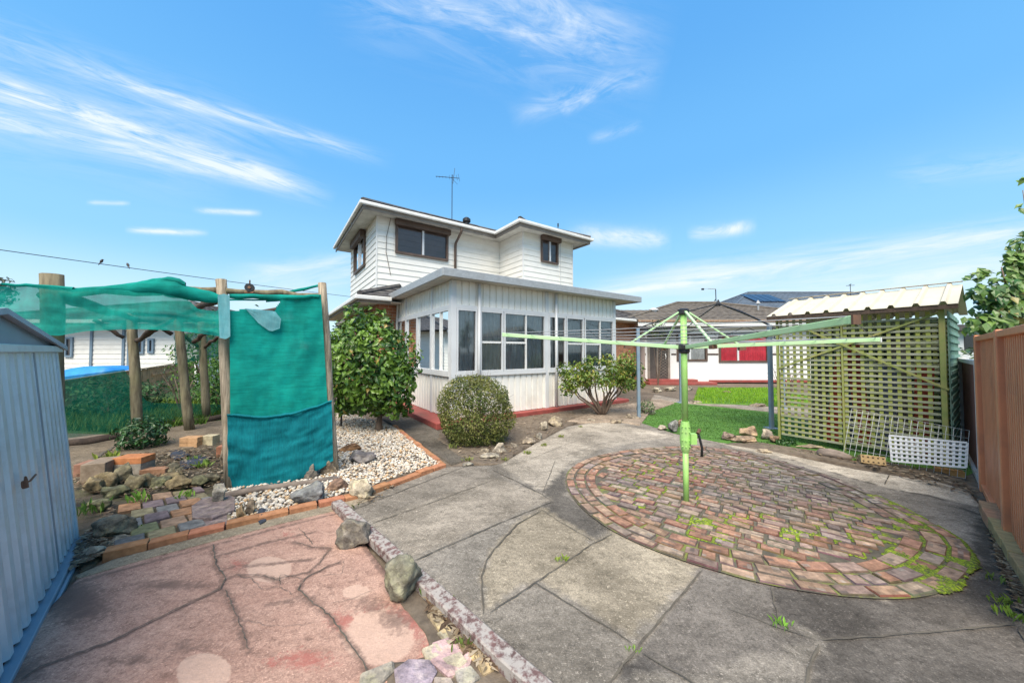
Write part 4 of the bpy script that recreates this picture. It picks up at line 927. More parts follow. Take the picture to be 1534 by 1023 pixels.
pl=K(969,463,18.5); tiles(m,(xl-3.5,.4,2.9),(xl+2.5,.4,2.9),(xl+2.5,pl.y+.5,pl.z),(xl-3.5,pl.y+.5,pl.z),row=.36,tw=.34); m.build('roof','tile_brown',ct)
q=K(979,468,17.6); m=MB(); m.tube([(q.x,q.y,q.z-.35),(q.x,q.y,q.z+.1)],.16,10); m.tube([(q.x,q.y,q.z+.1),(q.x,q.y,q.z+.16),(q.x,q.y,q.z+.22)],[.24,.24,.1],10); m.build('roof_ventilator','alu',ct)
m=MB(); CF.box(m,dl-.05,dr+.7,.0,.55,dz+.12,dz+.17); m.build('door_awning','black',ct)
q=K(1136,474,18); m=MB(); m.tube([(q.x,q.y,2.8),(q.x,q.y,K(1136,455,18).z)],.05,8); m.tube([(q.x,q.y,K(1136,455,18).z),(q.x,q.y,K(1136,450,18).z)],[.12,.03],8); m.build('flue','galv',ct)
q=D(1073,458,20.5); a2=empty('small_antenna',(q.x,q.y,q.z-.3),'thin bent antenna pole on the cottage roof ridge','antenna')
tp=D(1072,433,20.5)-Vector((q.x,q.y,q.z-.3)); m=MB(); m.tube([(0,0,-.1),tp],.025,6); m.tube([tp*.55,tp*.18+Vector((-.35,0,0))],.02,6); m.build('mast','black',a2)
m=MB(); m.tube([tp,tp+Vector((-.45,0,.02))],.02,6); m.build('boom','galv',a2); m=MB(); e=tp+Vector((-.78,0,-.01)); m.tube([tp+Vector((-.45,0,.02)),e],.006,5); m.tube([e+Vector((-.06,0,0)),e+Vector((.06,0,0))],.06,8); m.build('element','black',a2)
# ================================================================= NEIGHBOUR WITH SLATE ROOF AND SOLAR PANELS
nb=empty('brick_house',(19.5,27,0),'tan brick house with slate blue roof and solar panels behind the cottage','house')
J=lambda px,py,Y=27: D(px,py,Y)-Vector((19.5,27,0))
l=J(1108,470).x; r=J(1320,470).x; z=J(1150,465).z
m=MB(); m.box((l,0,0),(r,8,z)); m.build('wall','brick_tan',nb)
m=MB(); pk=J(1212,437,30); hv=4.4
hip(m,J(1095,465,26.5).x,2*pk.x-J(1095,465,26.5).x,-.5,8.3,z+.05,(pk.z-z)/hv,row=.4,tw=.4); m.build('roof','tile_slate',nb)
m=MB(); m.box((J(1095,465,26.5).x,-.6,z-.12),(r+1,-.5,z+.06)); m.build('gutter','shed_dark',nb)
sl=(pk.z-z)/hv; m=MB(); a=J(1132,452,28).x; b=J(1178,452,28).x
for i in range(4):
    x0=a+(b-a)*i/4+.03; x1=a+(b-a)*(i+1)/4-.03; y0,y1=1.0,2.9
    m.add([(x0,y0,z+.2+sl*(y0+.5)),(x1,y0,z+.2+sl*(y0+.5)),(x1,y1,z+.2+sl*(y1+.5)),(x0,y1,z+.2+sl*(y1+.5)),(x0,y0,z+.12+sl*(y0+.5)),(x1,y0,z+.12+sl*(y0+.5)),(x1,y1,z+.12+sl*(y1+.5)),(x0,y1,z+.12+sl*(y1+.5))],[(0,1,2,3),(4,5,1,0),(5,6,2,1),(6,7,3,2),(7,4,0,3)])
m.build('solar_panel','panel_blue',nb)
q=D(1274,437,24); m=MB(); m.tube([(0,0,-1.5),(0,0,.55)],.02,6); m.tube([(-.3,0,.42),(.3,0,.46)],.015,6); m.tube([(-.12,-.2,.5),(.1,.2,.5)],.015,6)
o=m.build('roof_antenna','black',None); o.location=q; tag(o,'tiny distant antenna showing above the cream shed roof','antenna')
# roof carrying the tiny antenna
fh=empty('far_house',(q.x,24.5,0),'distant house hidden behind the lattice shed','house'); m=MB(); m.box((-3,0,0),(3,5,3.4)); m.build('wall','brick_tan',fh); m=MB(); hip(m,-3.5,3.5,-.5,5.5,3.4,.3,row=.5,tw=.5); m.build('roof','tile_brown',fh)
# ================================================================= GAZEBO FRAME
g0=Vector((4.99,8.3,0)); gz=empty('gazebo_frame',g0,'bare gazebo frame on blue grey posts with a black pointed top','gazebo')
FL,FR_=G(957,628),G(1156,643); BRr=Vector((7.1,8.95,0)); BLl=FL+BRr-FR_
cor=[FL-g0,FR_-g0,BRr-g0,BLl-g0]; ht=2.02; apex=Vector((D(1076,455,8.3).x-g0.x,0,D(1076,455,8.3).z))
for c in cor:
    m=MB(); m.box((c.x-.032,c.y-.032,0),(c.x+.032,c.y+.032,ht)); m.box((c.x-.1,c.y-.1,.0),(c.x+.1,c.y+.1,.034)); m.build('post','blue_metal',gz,bevel=.006)
    m=MB(); mid=c.lerp(apex,.5); m.tube([c+Vector((0,0,ht)),Vector((mid.x,mid.y,(ht+apex.z)/2+.04)),apex],.014,6); m.build('rib','black',gz)
for i in range(4):
    a,b=cor[i]+Vector((0,0,ht-.02)),cor[(i+1)%4]+Vector((0,0,ht-.02)); m=MB(); m.tube([a,b],.011,6); m.tube([a-Vector((0,0,.22)),b-Vector((0,0,.22))],.011,6); n=6
    for k in range(n):
        p=a.lerp(b,k/n); q=a.lerp(b,(k+1)/n); lo=Vector((0,0,.22)); m.tube([p if k%2 else p-lo,q-lo if k%2 else q],.007,5)
    m.build('truss','black',gz)
m=MB(); m.tube([apex-Vector((0,0,.06)),apex,apex+Vector((0,0,.10))],[.05,.05,.012],8); m.build('finial','black',gz)
# ================================================================= ROTARY CLOTHES LINE
Mp=G(1028,750,.045); Mp.z=.04
cl=empty('rotary_clothes_line',Mp,'pale green rotary clothes line standing on the brick circle','clothes line')
zt=D(1028,467,Mp.y).z-Mp.z; zh=D(1028,521,Mp.y).z-Mp.z; zc0=D(1028,672,Mp.y).z-Mp.z; zc1=D(1028,634,Mp.y).z-Mp.z
m=MB(); m.tube([(0,0,-.05),(0,0,zc0+.02)],.026,16); m.build('lower_pole','green_metal',cl,smooth=True)
m=MB(); m.tube([(0,0,zc1-.02),(0,0,zt)],.029,16); m.build('upper_pole','green_metal',cl,smooth=True)
m=MB(); m.tube([(0,0,zc0-.03),(0,0,zc0),(0,0,zc0+.05),(0,0,zc0+.09),(0,0,zc1-.05),(0,0,zc1+.02)],[.032,.042,.047,.050,.047,.036],16); m.box((.02,-.075,zc0+.06),(.075,-.03,zc0+.16))
for zz in (.03,.09,.17,.22):
    for a in (-1.9,-1.2,-2.6): m.tube([(.04*math.cos(a),.04*math.sin(a),zc0+zz),(.057*math.cos(a),.057*math.sin(a),zc0+zz)],.007,6)
gb=m.build('gear_housing','green_metal',cl,smooth=False)
m=MB(); m.tube([(.05,-.05,zc0+.12),(.10,-.06,zc0+.15),(.13,-.06,zc0+.02),(.125,-.06,zc0-.06)],.012,8); m.build('crank_handle','black',gb,smooth=True)
m=MB(); m.tube([(.095,-.05,zc0+.16),(.13,-.02,zc0+.19)],.016,8); m.build('crank_knob','rust',gb)
m=MB(); m.tube([(0,0,zh-.055),(0,0,zh-.04),(0,0,zh+.025),(0,0,zh+.04)],[.04,.052,.052,.04],14); m.box((-.06,-.06,zh-.012),(.06,.06,zh+.022)); m.build('hub','black',cl)
m=MB(); m.tube([(0,0,zt-.03),(0,0,zt-.02),(0,0,zt+.02),(0,0,zt+.03)],[.04,.052,.052,.03],14); m.build('pole_cap','black',cl)
PH=R(-3.8); AL=1.8; ends=[]
for k in range(4):
    d=Vector((math.cos(PH+k*math.pi/2),math.sin(PH+k*math.pi/2),0)); zend={0:.075,1:.09,2:.135,3:.11}[k]
    a=d*.045+Vector((0,0,zh+.005)); b=d*AL+Vector((0,0,zh+zend)); ends.append((d,a,b))
    m=MB(); m.bar(a,b,.026,.036); m.bar(b-d*.02,b+d*.004,.03,.041,col=(1,1,1)); arm=m.build('arm','green_arm',cl,bevel=.004)
    m=MB(); s=a.lerp(b,.27); m.bar(s-Vector((0,0,.035)),s+d*.06-Vector((0,0,.03)),.04,.03); m.build('bracket','rust',arm)
    if k in (0,3): m=MB(); m.bar(b+d*.004,b+d*.016,.034,.044); m.build('end_cap','rust' if k==3 else 'alu',arm)
    m=MB(); m.bar(Vector((d.x*.04,d.y*.04,zt)),s+Vector((0,0,.01)),.022,.014); m.build('strut','green_arm',cl)
for i,f in enumerate((.36,.52,.68,.84,.985)):
    m=MB(); 
    for k in range(4):
        d,a,b=ends[k]; d2,a2_,b2=ends[(k+1)%4]; p=a.lerp(b,f)+Vector((0,0,.02)); q=a2_.lerp(b2,f)+Vector((0,0,.02)); md=(p+q)/2-Vector((0,0,.012*f)); m.tube([p,md,q],.003,4,cap=False)
    m.build('clothes_line','wire',cl)
# ================================================================= LATTICE SHED
LO=Vector((4.51,5.78,0)); LA=math.atan2(-.819,.573)
ls=empty('lattice_shed',LO,'green lattice sided shed with a cream ribbed roof','shed',rot=(0,0,LA))
LW=1.76; LD=1.85; LZ=2.04
def lattice(par,nm_h,nm_v,x0,x1,z0,z1,ph,pv,sw,y=0,axis='x',mh='lattice_h',mv='lattice_v',jit=.004,xc=0):
    h=MB(); v=MB()
    P=(lambda x,o,z:(x,y+o,z)) if axis=='x' else (lambda x,o,z:(xc-o,x,z))
    def bx(mb,a0,a1,o0,o1,c0,c1,g,tl=0):
        vs=[P(a0,o0,c0),P(a1,o0,c0+tl),P(a1,o1,c0+tl),P(a0,o1,c0),P(a0,o0,c1),P(a1,o0,c1+tl),P(a1,o1,c1+tl),P(a0,o1,c1)]
        mb.add(vs,[(0,3,2,1),(4,5,6,7),(0,1,5,4),(1,2,6,5),(2,3,7,6),(3,0,4,7)],(g,g,g))
    z=z0
    while z<z1-sw: bx(h,x0,x1,-.012,-.002,z,z+sw*.84,rnd(.8,1.1),rnd(-jit,jit)*2); z+=ph
    x=x0
    while x<x1-sw*.5: bx(v,x,min(x+sw,x1),.0,.010,z0,z1,rnd(.8,1.1)); x+=pv
    return h.build(nm_h,mh,par), v.build(nm_v,mv,par)
xm=.80
for x0,x1,z0 in ((.03,xm-.015,.11),(xm+.015,LW-.05,.13)): lattice(ls,'horizontal_lath','upright_lath',x0,x1,z0,LZ-.02,.0775,.088,.038)
for y0,y1 in ((.05,LD),): lattice(ls,'side_lath','side_upright',y0,y1,.15,LZ-.02,.105,.15,.055,axis='y',xc=LW+.03,mh='lattice_teal',mv='lattice_teal')
lattice(ls,'back_lath','back_upright',.03,LW-.05,.11,LZ-.02,.0775,.1,.045,y=LD,mh='lattice_h',mv='lattice_v')
for x,y,w_ in ((0,.0,.03),(xm,-.0,.024),(LW-.02,.0,.05),(LW-.02,LD,.05),(0,LD,.04)):
    m=MB(); m.box((x-w_/2,y-w_/2-.012,0),(x+w_/2,y+w_/2+.012,LZ)); m.build('post','olive_post',ls,bevel=.004)
for p,q in (((.02,-.03,1.22),(LW-.03,-.03,LZ-.04)),((.25,-.042,LZ-.10),(LW+.02,-.042,1.02))): m=MB(); m.bar(p,q,.012,.026); m.build('brace','olive_post',ls)
m=MB(); m.box((0,-.03,LZ-.005),(LW,.03,LZ+.035)); m.build('top_rail','olive_post',ls)
# roof: two slopes of ribbed sheet
m=MB(); m.box((.0,LD+.02,.1),(LW,LD+.035,LZ)); m.build('added_backing','gap_backing',ls)  # dark panel added at the back so the lattice gaps look dark
m=MB(); rx0,rx1=-.10,1.88; ry0,rym,ry1=-.16,.98,2.12; rz0,rz1=LZ+.05,2.45; nr=9; pit=(rx1-rx0)/nr
prof=[(0,0),(.32,0),(.40,.038),(.55,.038),(.63,0)]
xs=[]
for i in range(nr):
    for f,o in prof: xs.append((rx0+(i+f)*pit,o))
xs.append((rx1,0))
for ya,za,yb,zb2 in ((ry0,rz0,rym,rz1),(ry1,rz0,rym,rz1)):
    for dz_ in (0,-.004):
        vs=[]
        for x,o in xs: vs += [(x,ya,za+o+dz_),(x,yb,zb2+o+dz_)]
        m.add(vs,[(2*i,2*i+2,2*i+3,2*i+1) for i in range(len(xs)-1)])
m.build('roof','cream_roof',ls)
m=MB(); m.box((rx0,ry0+.01,rz0-.06),(rx1,ry0+.03,rz0-.006)); m.build('roof_batten','wood_dark',ls)
m=MB(); m.bar((rx0+.02,rym-.1,rz1+.005),(rx1,rym-.1,rz1+.005),.01,.02) if False else m.box((rx0,rym-.05,rz1+.04),(rx1,rym+.05,rz1+.045)); m.build('ridge_cap','cream_roof',ls)
for i,(x,y,z,c,rt) in enumerate(((.55,.5,1.5,(.5,.08,.04),.1),(.9,.7,1.7,(.5,.09,.05),-.08),(1.15,.45,1.4,(.16,.18,.26),.06),(1.35,.8,1.75,(.22,.2,.18),-.05),(.3,.8,1.2,(.2,.15,.1),.05),(1.5,.5,1.3,(.42,.08,.05),.03),(.72,1.1,1.6,(.12,.14,.2),0))):
    mb=MB(); mb.box((-.09,-.02,0),(.09,.02,z)); o=mb.build('stored_board','brick_loose',None,bevel=.004)
    at=o.data.attributes['col']; at.data.foreach_set('color',np.array([(*c,1)]*len(o.data.polygons),dtype=np.float32).ravel())
    o.matrix_world=Matrix.Translation(LO)@Matrix.Rotation(LA,4,'Z')@Matrix.Translation((x,y,0))@Matrix.Rotation(rt,4,'Y')@Matrix.Rotation(-.08,4,'X')
    tag(o,['short red board stored behind the left half of the lattice','tall red board near the middle inside the lattice shed','narrow slate blue board inside the lattice shed','tall grey brown board stored inside the lattice shed','short brown board at the left end inside the lattice shed','dull red board near the right post inside the shed','dark blue board at the back of the lattice shed'][i],'board','boards stored in the lattice shed')
# dark tank inside as backdrop of clutter
# ---------------------------------------------------------------- things leaning at the lattice
def world_panel(name,pts,nx,nz,rad,m_,label,cat,flat=None,kx=None):
    "grid panel through four world corners bl,br,tr,tl"
    bl,br,tr,tl=[Vector(p) for p in pts]; mb=MB(); 
    fp=lambda s,t: bl.lerp(br,s).lerp(tl.lerp(tr,s),t)
    for i in range(nx+1):
        s=i/nx
        if flat: mb.bar(fp(s,0),fp(s,1),flat,.006,up=(br-bl).cross(tl-bl))
        else: mb.tube([fp(s,0),fp(s,.5)+Vector((0,0,rnd(-.004,.004))),fp(s,1)],rad,4)
    off=(br-bl).cross(tl-bl).normalized()*(.0065 if flat else rad*1.5)
    for j in range(nz+1):
        t=j/nz
        if flat: mb.bar(fp(0,t)+off,fp(1,t)+off,flat,.006,up=(br-bl).cross(tl-bl))
        else: mb.tube([fp(0,t)+off,fp(1,t)+off],rad,4)
    o=mb.build(name,m_,None,origin=bl); return tag(o,label,cat)
e1=Vector((.573,-.819,0)); e2=Vector((.819,.574,0))
def wp(px,py,s):      # point on the plane parallel to the lattice front, s metres in front of it
    return W(px,py,(LO-e2*s).xy,(e1.x,e1.y))
def flr(v,z): v.z=z; return v
world_panel('wire_mesh_panel',(flr(wp(1262,664,.42),.03),flr(wp(1446,714,.42),.03),wp(1452,645,.20),wp(1276,612,.20)),18,6,.003,'wire','grey wire mesh panel leaning on the lattice shed behind the white trellis','mesh panel')
world_panel('white_trellis',(wp(1336,690,.5),wp(1447,700,.5),wp(1449,663,.47),wp(1333,652,.47)),13,6,.01,'plastic','white plastic trellis piece standing in front of the wire mesh','trellis',flat=.021)
# ================================================================= FENCES ON THE RIGHT
fd=Vector((.765,.645,0)); fn=Vector((-.645,.765,0)); f0=Vector((4.98,3.63,0))
def fence(name,p0,p1,z0,z1,label,mt,cap,postw,np_,rib=.105,step=0):
    L_=(p1-p0).length; t=empty(name,p0,label,'fence',rot=(0,0,math.atan2((p1-p0).y,(p1-p0).x)))
    for k in range(np_):
        a,b=L_*k/np_,L_*(k+1)/np_; zs=z1+step*k
        m=MB(); ribbed(m,(a+postw/2,0),(b-postw/2,0),z0,zs-.03,(0,1),rib,.034,((0,0),(.46,0),(.56,-1),(.90,-1),(1,0))); m.build('panel',mt,t)
        m=MB(); m.box((a+postw/2,-.04,zs-.05),(b-postw/2,.03,zs)); m.build('rail',cap,t,bevel=.006); m=MB(); m.box((a+postw/2,-.03,z0),(b-postw/2,.028,z0+.055)); m.build('rail',cap,t,bevel=.004)
    for k in range(np_+1):
        a=L_*k/np_; zs=z1+step*min(k,np_-1)
        m=MB(); m.box((a-postw/2,-.045,0),(a+postw/2,.035,zs+.012)); m.build('post',cap,t,bevel=.008)
    return t
near0=f0-fd*.02; near1=f0-fd*3.0
fence('metal_fence',Vector(near1),Vector(near0),.06,1.66,'terracotta ribbed steel fence along the right side of the yard','fence','fence',.10,2,rib=.082)
e0=f0+fd*.08+fn*.0
fence('brown_fence',Vector(e0),Vector(f0+fd*6.5),.05,1.40,'lower dark brown steel fence with pale trim behind the lattice shed','fence_brown','trim_pale',.035,3)
sheet('neighbour_lawn',[(2.9,1.5),(9.5,7.05),(14,12),(40,30),(60,8),(30,-12),(8,-6)],.02,'back_green',1.5,.0,None,'rough lawn of the neighbouring yard beyond the right fences','grass')
# yellow brick row at the fence foot
def brick_mesh(l,w_,h,holes=False,col=(1,1,1),chip=.004):
    m=MB(); m.box((-l/2,-w_/2,0),(l/2,w_/2,h),col)
    if holes:
        for i in range(5):
            for j in range(2):
                x=-l/2+l*(i+.5)/5; y=-w_/2+w_*(j+.5)/2; r=min(l/5,w_/2)*.3
                m.tube([(x,y,h-.02),(x,y,h+.0012)],r,8,col=(.10,.07,.04))
    return m
def put(o,p,rz=0,rx=0,ry=0): o.location=p; o.rotation_euler=(rx,ry,rz); return o
base=[G(1478,772),G(1575,930)]
bl_=(base[1]-base[0]); bdir=bl_.normalized(); ang=math.atan2(bdir.y,bdir.x); k=0; s=.0
while s<bl_.length:
    l=.235; o=brick_mesh(l,.10,.13,col=(.50*rnd(.85,1.1),.33*rnd(.85,1.1),.16)).build('edging_brick','brick_loose',None,bevel=.006)
    put(o,base[0]+bdir*(s+l/2)+Vector((rnd(-.006,.006),rnd(-.006,.006),0)),ang+rnd(-.03,.03),0,rnd(-.02,.02)); tag(o,'mossy yellow brick in the row at the foot of the terracotta fence','brick','yellow bricks along the fence foot'); s+=.243
# ================================================================= TREES AND SHRUBS
def limbs(mb,base,tips,r0,seed=0,wig=.06):
    for t in tips:
        b=Vector(base); t=Vector(t); pts=[]; n=6
        for i in range(n+1):
            f=i/n; p=b.lerp(t,f); p+=Vector((noise.noise(p*3+Vector((seed,0,0))),noise.noise(p*3+Vector((0,seed,5))),0))*wig*math.sin(f*math.pi)*2; pts.append(p)
        mb.tube(pts,[r0*(1-.75*i/n) for i in range(n+1)],7)
# clipped camellia
cb=Vector((-2.46,6.35,.03)); cam_=empty('camellia_tree',cb,'clipped glossy camellia tree with a dense round crown on a short trunk','tree')
m=MB(); m.tube([(0,0,-.05),(-.01,.0,.15),(.02,.01,.36),(.0,.0,.7)],[.075,.06,.055,.04],9); limbs(m,(.01,0,.4),[(-.4,.1,1.2),(.3,.1,1.1),(0,-.2,1.3),(-.7,.2,1.1)],.035); m.build('trunk','bark',cam_,smooth=True)
P,Nn=blob_points((-.30,.10,1.22),(.88,.66,.98),3900,lump=.16,freq=2.6,shell=.62,seed=3)
P2,N2=blob_points((-.85,.35,1.05),(.6,.5,1.0),1300,lump=.12,shell=.7,seed=8); P3,N3=blob_points((.24,-.0,.82),(.42,.42,.62),1200,lump=.14,shell=.65,seed=12); P+=P2+P3; Nn+=N2+N3
Q=[(p,n) for p,n in zip(P,Nn) if p[2]>.26+.14*noise.noise(Vector((p[0]*3,p[1]*3,0)))]
P=[q[0] for q in Q]; Nn=[q[1] for q in Q]
leaves(P,Nn,RNG.uniform(.085,.145,len(P)),leaf_cols(P,(.025,.085,.013),(.17,.30,.036),3.5,.28,(.40,.30,.07),.015),.55,.2,'crown','leaf',cam_)
core=MB()
# round clipped shrub
rb=Vector((-.60,5.62,.04)); rs=empty('round_shrub',rb,'round clipped small leaved shrub in front of the sunroom corner','shrub')
P,Nn=blob_points((0,.02,.47),(.63,.60,.62),15000,lump=.075,freq=2.1,shell=.66,seed=4); Q=[(p,n) for p,n in zip(P,Nn) if p[2]>-.02]
P=[q[0] for q in Q]; Nn=[q[1] for q in Q]
leaves(P,np.array(Nn)+RNG.normal(size=(len(P),3))*.6,RNG.uniform(.028,.055,len(P)),leaf_cols(P,(.06,.09,.02),(.21,.22,.06),5,.22,(.36,.31,.16),.035),.45,.2,'crown','leaf_dull',rs,tipdown=-.6)
m=MB()
for i in range(26):
    a=rnd(0,6.28); r=rnd(.1,.5); t=Vector((r*math.cos(a),r*math.sin(a),rnd(.3,.95))); m.tube([(0,0,0),t*.5+Vector((0,0,.1)),t],[.018,.01,.004],5)
for i in range(70):
    a=rnd(0,6.28); el=rnd(.2,1.5); d=Vector((math.cos(a)*math.cos(el)*.6,math.sin(a)*math.cos(el)*.6,math.sin(el)*.6)); c=Vector((0,.02,.47)); m.tube([c+d*.9,c+d*rnd(1.03,1.16)+Vector((0,0,rnd(0,.03)))],.0015,4)
m.build('trunk','bark',rs)
# branching shrub by the sunroom
hb=Vector((2.08,7.9,.04)); rh=empty('branching_shrub',hb,'open branching shrub with bare twisting stems beside the sunroom wall','shrub')
m=MB(); tips=[]
for i in range(15):
    a=i*2.4; r=rnd(.35,.78); t=Vector((r*math.cos(a)-.05,r*math.sin(a)*.7,rnd(.58,1.15))); tips.append(t)
limbs(m,(0,0,-.03),tips,.034,3,.07); m.build('stem','bark',rh,smooth=True)
P=[];Nn=[]
for t in tips+[Vector((-.75,0,.85)),Vector((.62,.1,.95)),Vector((.1,0,1.2)),Vector((-.3,-.1,1.15)),Vector((.4,-.2,1.1)),Vector((-.5,.1,1.05)),Vector((.78,.1,1.05)),Vector((.85,.15,.7)),Vector((-.85,0,1.0)),Vector((.55,-.1,1.25))]:
    p,n=blob_points(t+Vector((0,0,.02)),(.25,.23,.20),135,lump=.2,shell=.3,seed=t.x*9); P+=p; Nn+=n
leaves(P,Nn,RNG.uniform(.075,.12,len(P)),leaf_cols(P,(.06,.13,.02),(.24,.32,.05),4,.3,(.34,.3,.06),.10),.42,.2,'crown','leaf',rh)
# tree over the right fence
tb=Vector((5.62,3.72,0)); rt=empty('leafy_tree',tb,'broad leaved tree leaning over the terracotta fence','tree')
T=lambda px,py,Y=3.7: D(px,py,Y)-tb
m=MB(); m.tube([(.1,.1,-.05),(.08,.05,.9),(.0,0,1.6),T(1530,430)],[.06,.05,.04,.02],8); limbs(m,(0,0,1.5),[T(1490,440),T(1465,480),T(1500,400),T(1545,400),T(1560,460)],.018); limbs(m,T(1530,430),[T(1545,330),T(1532,285,3.6),T(1535,265,3.6)],.012); m.build('trunk','bark',rt,smooth=True)
P=[];Nn=[]
for px,py,rx,rz,n in ((1500,475,.22,.17,130),(1478,487,.16,.12,80),(1535,455,.28,.25,150),(1500,432,.16,.12,60),(1470,440,.13,.08,36),(1465,415,.05,.05,12),(1530,400,.16,.18,60),(1560,380,.2,.3,60),(1520,385,.08,.10,20),(1478,408,.06,.05,12),(1505,495,.22,.10,70),(1450,418,.03,.02,3),(1533,312,.05,.05,3),(1540,318,.03,.03,3),(1531,268,.04,.04,3),(1545,300,.05,.1,6),(1524,405,.10,.16,70),(1536,370,.12,.16,50),(1508,452,.16,.12,60),(1490,455,.14,.1,40)):
    p,n_=blob_points(T(px,py),(rx,rx,rz),n,lump=.15,shell=.3,seed=px); P+=p;Nn+=n_
Nn=np.array(Nn)*.6+np.array([-.5,-.7,.7])
leaves(P,Nn,RNG.uniform(.075,.125,len(P)),leaf_cols(P,(.04,.12,.022),(.16,.27,.05),4,.25,(.26,.24,.08),.06),.6,.18,'crown','leaf',rt,tipdown=1.2)
# hedge and hill far behind the right fence
def bush(name,base,rad,n,size,dark,light,label,cat='shrub',group=None,m_='leaf',lump=.2,stems=5,zc=None,asp=.5,freq=2.2,shell=.5):
    t=empty(name,base,label,cat,group); zc=zc if zc is not None else rad[2]*.9
    P,Nn=blob_points((0,0,zc),rad,n,lump=lump,shell=shell,seed=base[0]*3.1,freq=freq); Q=[(p,q) for p,q in zip(P,Nn) if p[2]>.0]; P=[q[0] for q in Q]; Nn=[q[1] for q in Q]
    leaves(P,Nn,RNG.uniform(size*.7,size*1.3,len(P)),leaf_cols(P,dark,light,3/max(.4,rad[0]),.25),asp,.2,'crown',m_,t)
    m=MB(); limbs(m,(0,0,-.04),[(rad[0]*.6*math.cos(i*2.3),rad[1]*.6*math.sin(i*2.3),zc+rad[2]*rnd(0,.4)) for i in range(stems)],max(.008,rad[0]*.04),1,.05*rad[0]); m.build('trunk','bark',t)
    return t
bush('far_hedge',Vector((12.2,8.3,0)),(1.6,1.6,.82),1500,.16,(.03,.07,.02),(.09,.15,.035),'dark hedge beyond the low brown fence','hedge')
q=D(1458,500,14); gb_=empty('grey_house',(q.x+3,14,0),'grey house with a low roof glimpsed past the lattice shed','house')
m=MB(); m.box((-4,0,0),(5,5,q.z+.1)); m.build('wall','alu',gb_); m=MB(); m.box((-4.3,-.4,q.z+.1),(5.3,5,q.z+.35)); m.build('roof','tile',gb_); m=MB(); m.box((-3.4,-.02,q.z-.75),(-1,-.002,q.z-.05)); m.build('window','glass_dark',gb_)
# ================================================================= BLUE GARDEN SHED
sA,sB=G(8,1023),G(118,813); d_=(sB-sA).normalized(); n_=Vector((d_.y,-d_.x,0))   # outward normal towards the patio
if n_.x<0: n_=-n_
SWd=2.62; tl=.28; sc=sA+d_*tl
sh=empty('garden_shed',sc,'pale blue ribbed steel garden shed at the left edge of the patio','shed')
sh.rotation_euler=(Matrix.Rotation(math.atan2(d_.y,d_.x),3,'Z')@Matrix.Rotation(-.094,3,'X')).to_euler()
# local: x along the wall away from the camera, y into the shed (left), wall face at y=0
hx=1.30; wz=1.50; rz=1.715; dp=1.6
m=MB(); ribbed(m,(-hx+.02,0),(.70,0),.06,wz-.0,(0,-1),.135,.036,((0,0),(.40,0),(.52,-1),(.88,-1),(1,0))); dr_=m.build('door','shed_blue',sh)
m=MB(); ribbed(m,(.735,.004),(hx-.02,.004),.06,wz-.0,(0,-1),.105,.032,((0,0),(.40,0),(.52,-1),(.88,-1),(1,0))); m.build('wall','shed_blue',sh)
m=MB(); m.box((.701,-.002,.06),(.734,.02,wz)); m.build('door_gap','shed_dark',sh)
m=MB(); m.box((hx-.02,-.006,.04),(hx+.012,.03,wz)); m.build('corner_trim','shed_blue',sh,bevel=.004)
m=MB(); m.box((-hx,.03,.02),(-hx+.02,dp,wz)); m.box((hx-.02,.031,.02),(hx-.0,dp,wz)); m.box((-hx+.02,dp-.02,.02),(hx-.02,dp,wz)); m.build('side_wall','shed_blue',sh)
m=MB(); m.box((-hx,-.035,.0),(hx+.01,.02,.045)); m.box((-hx,-.055,.0),(hx+.0,-.037,.025)); m.build('base_rail','shed_dark',sh,bevel=.004)
m=MB(); m.box((-hx-.02,-.03,wz),(hx+.02,.02,wz+.045)); m.build('head_rail','shed_blue',sh,bevel=.004)
m=MB(); vs=[(-hx,-.004,wz+.046),(hx,-.004,wz+.046),(.11,-.004,rz-.01)]; vs+=[(x,.016,z) for x,y,z in vs]; m.add(vs,[(0,1,2),(5,4,3),(0,3,4,1),(1,4,5,2),(2,5,3,0)]); m.build('gable','shed_dark',sh)
m=MB()
for s in (-1,1):
    a=Vector((.11,0,rz+.012)); b=Vector((s*(hx+.06),0,wz+.035)); 
    vs=[(a.x,-.035,a.z),(b.x,-.035,b.z),(b.x,dp+.06,b.z),(a.x,dp+.06,a.z)]; vs+=[(x,y,z-.012) for x,y,z in vs]; m.add(vs,[(0,1,2,3),(7,6,5,4),(0,4,5,1),(1,5,6,2),(2,6,7,3),(3,7,4,0)])
m.build('roof','shed_roof',sh)
m=MB()
for s in (-1,1): m.bar((.11,-.04,rz+.002),(s*(hx+.065),-.04,wz+.027),.01,.032)
m.build('barge_trim','shed_roof',sh)
m=MB(); ly=-.03
m.tube([(.10,-.03,.80),(.14,-.045,.80),(.24,-.045,.808)],.005,6); m.tube([(.10,-.036,.775),(.10,-.036,.815)],.011,6); m.tube([(.095,-.036,.81),(.10,-.04,.835),(.112,-.04,.815)],.0045,6); m.box((.08,-.032,.785),(.13,-.027,.812)); m.build('latch','rust',dr_)
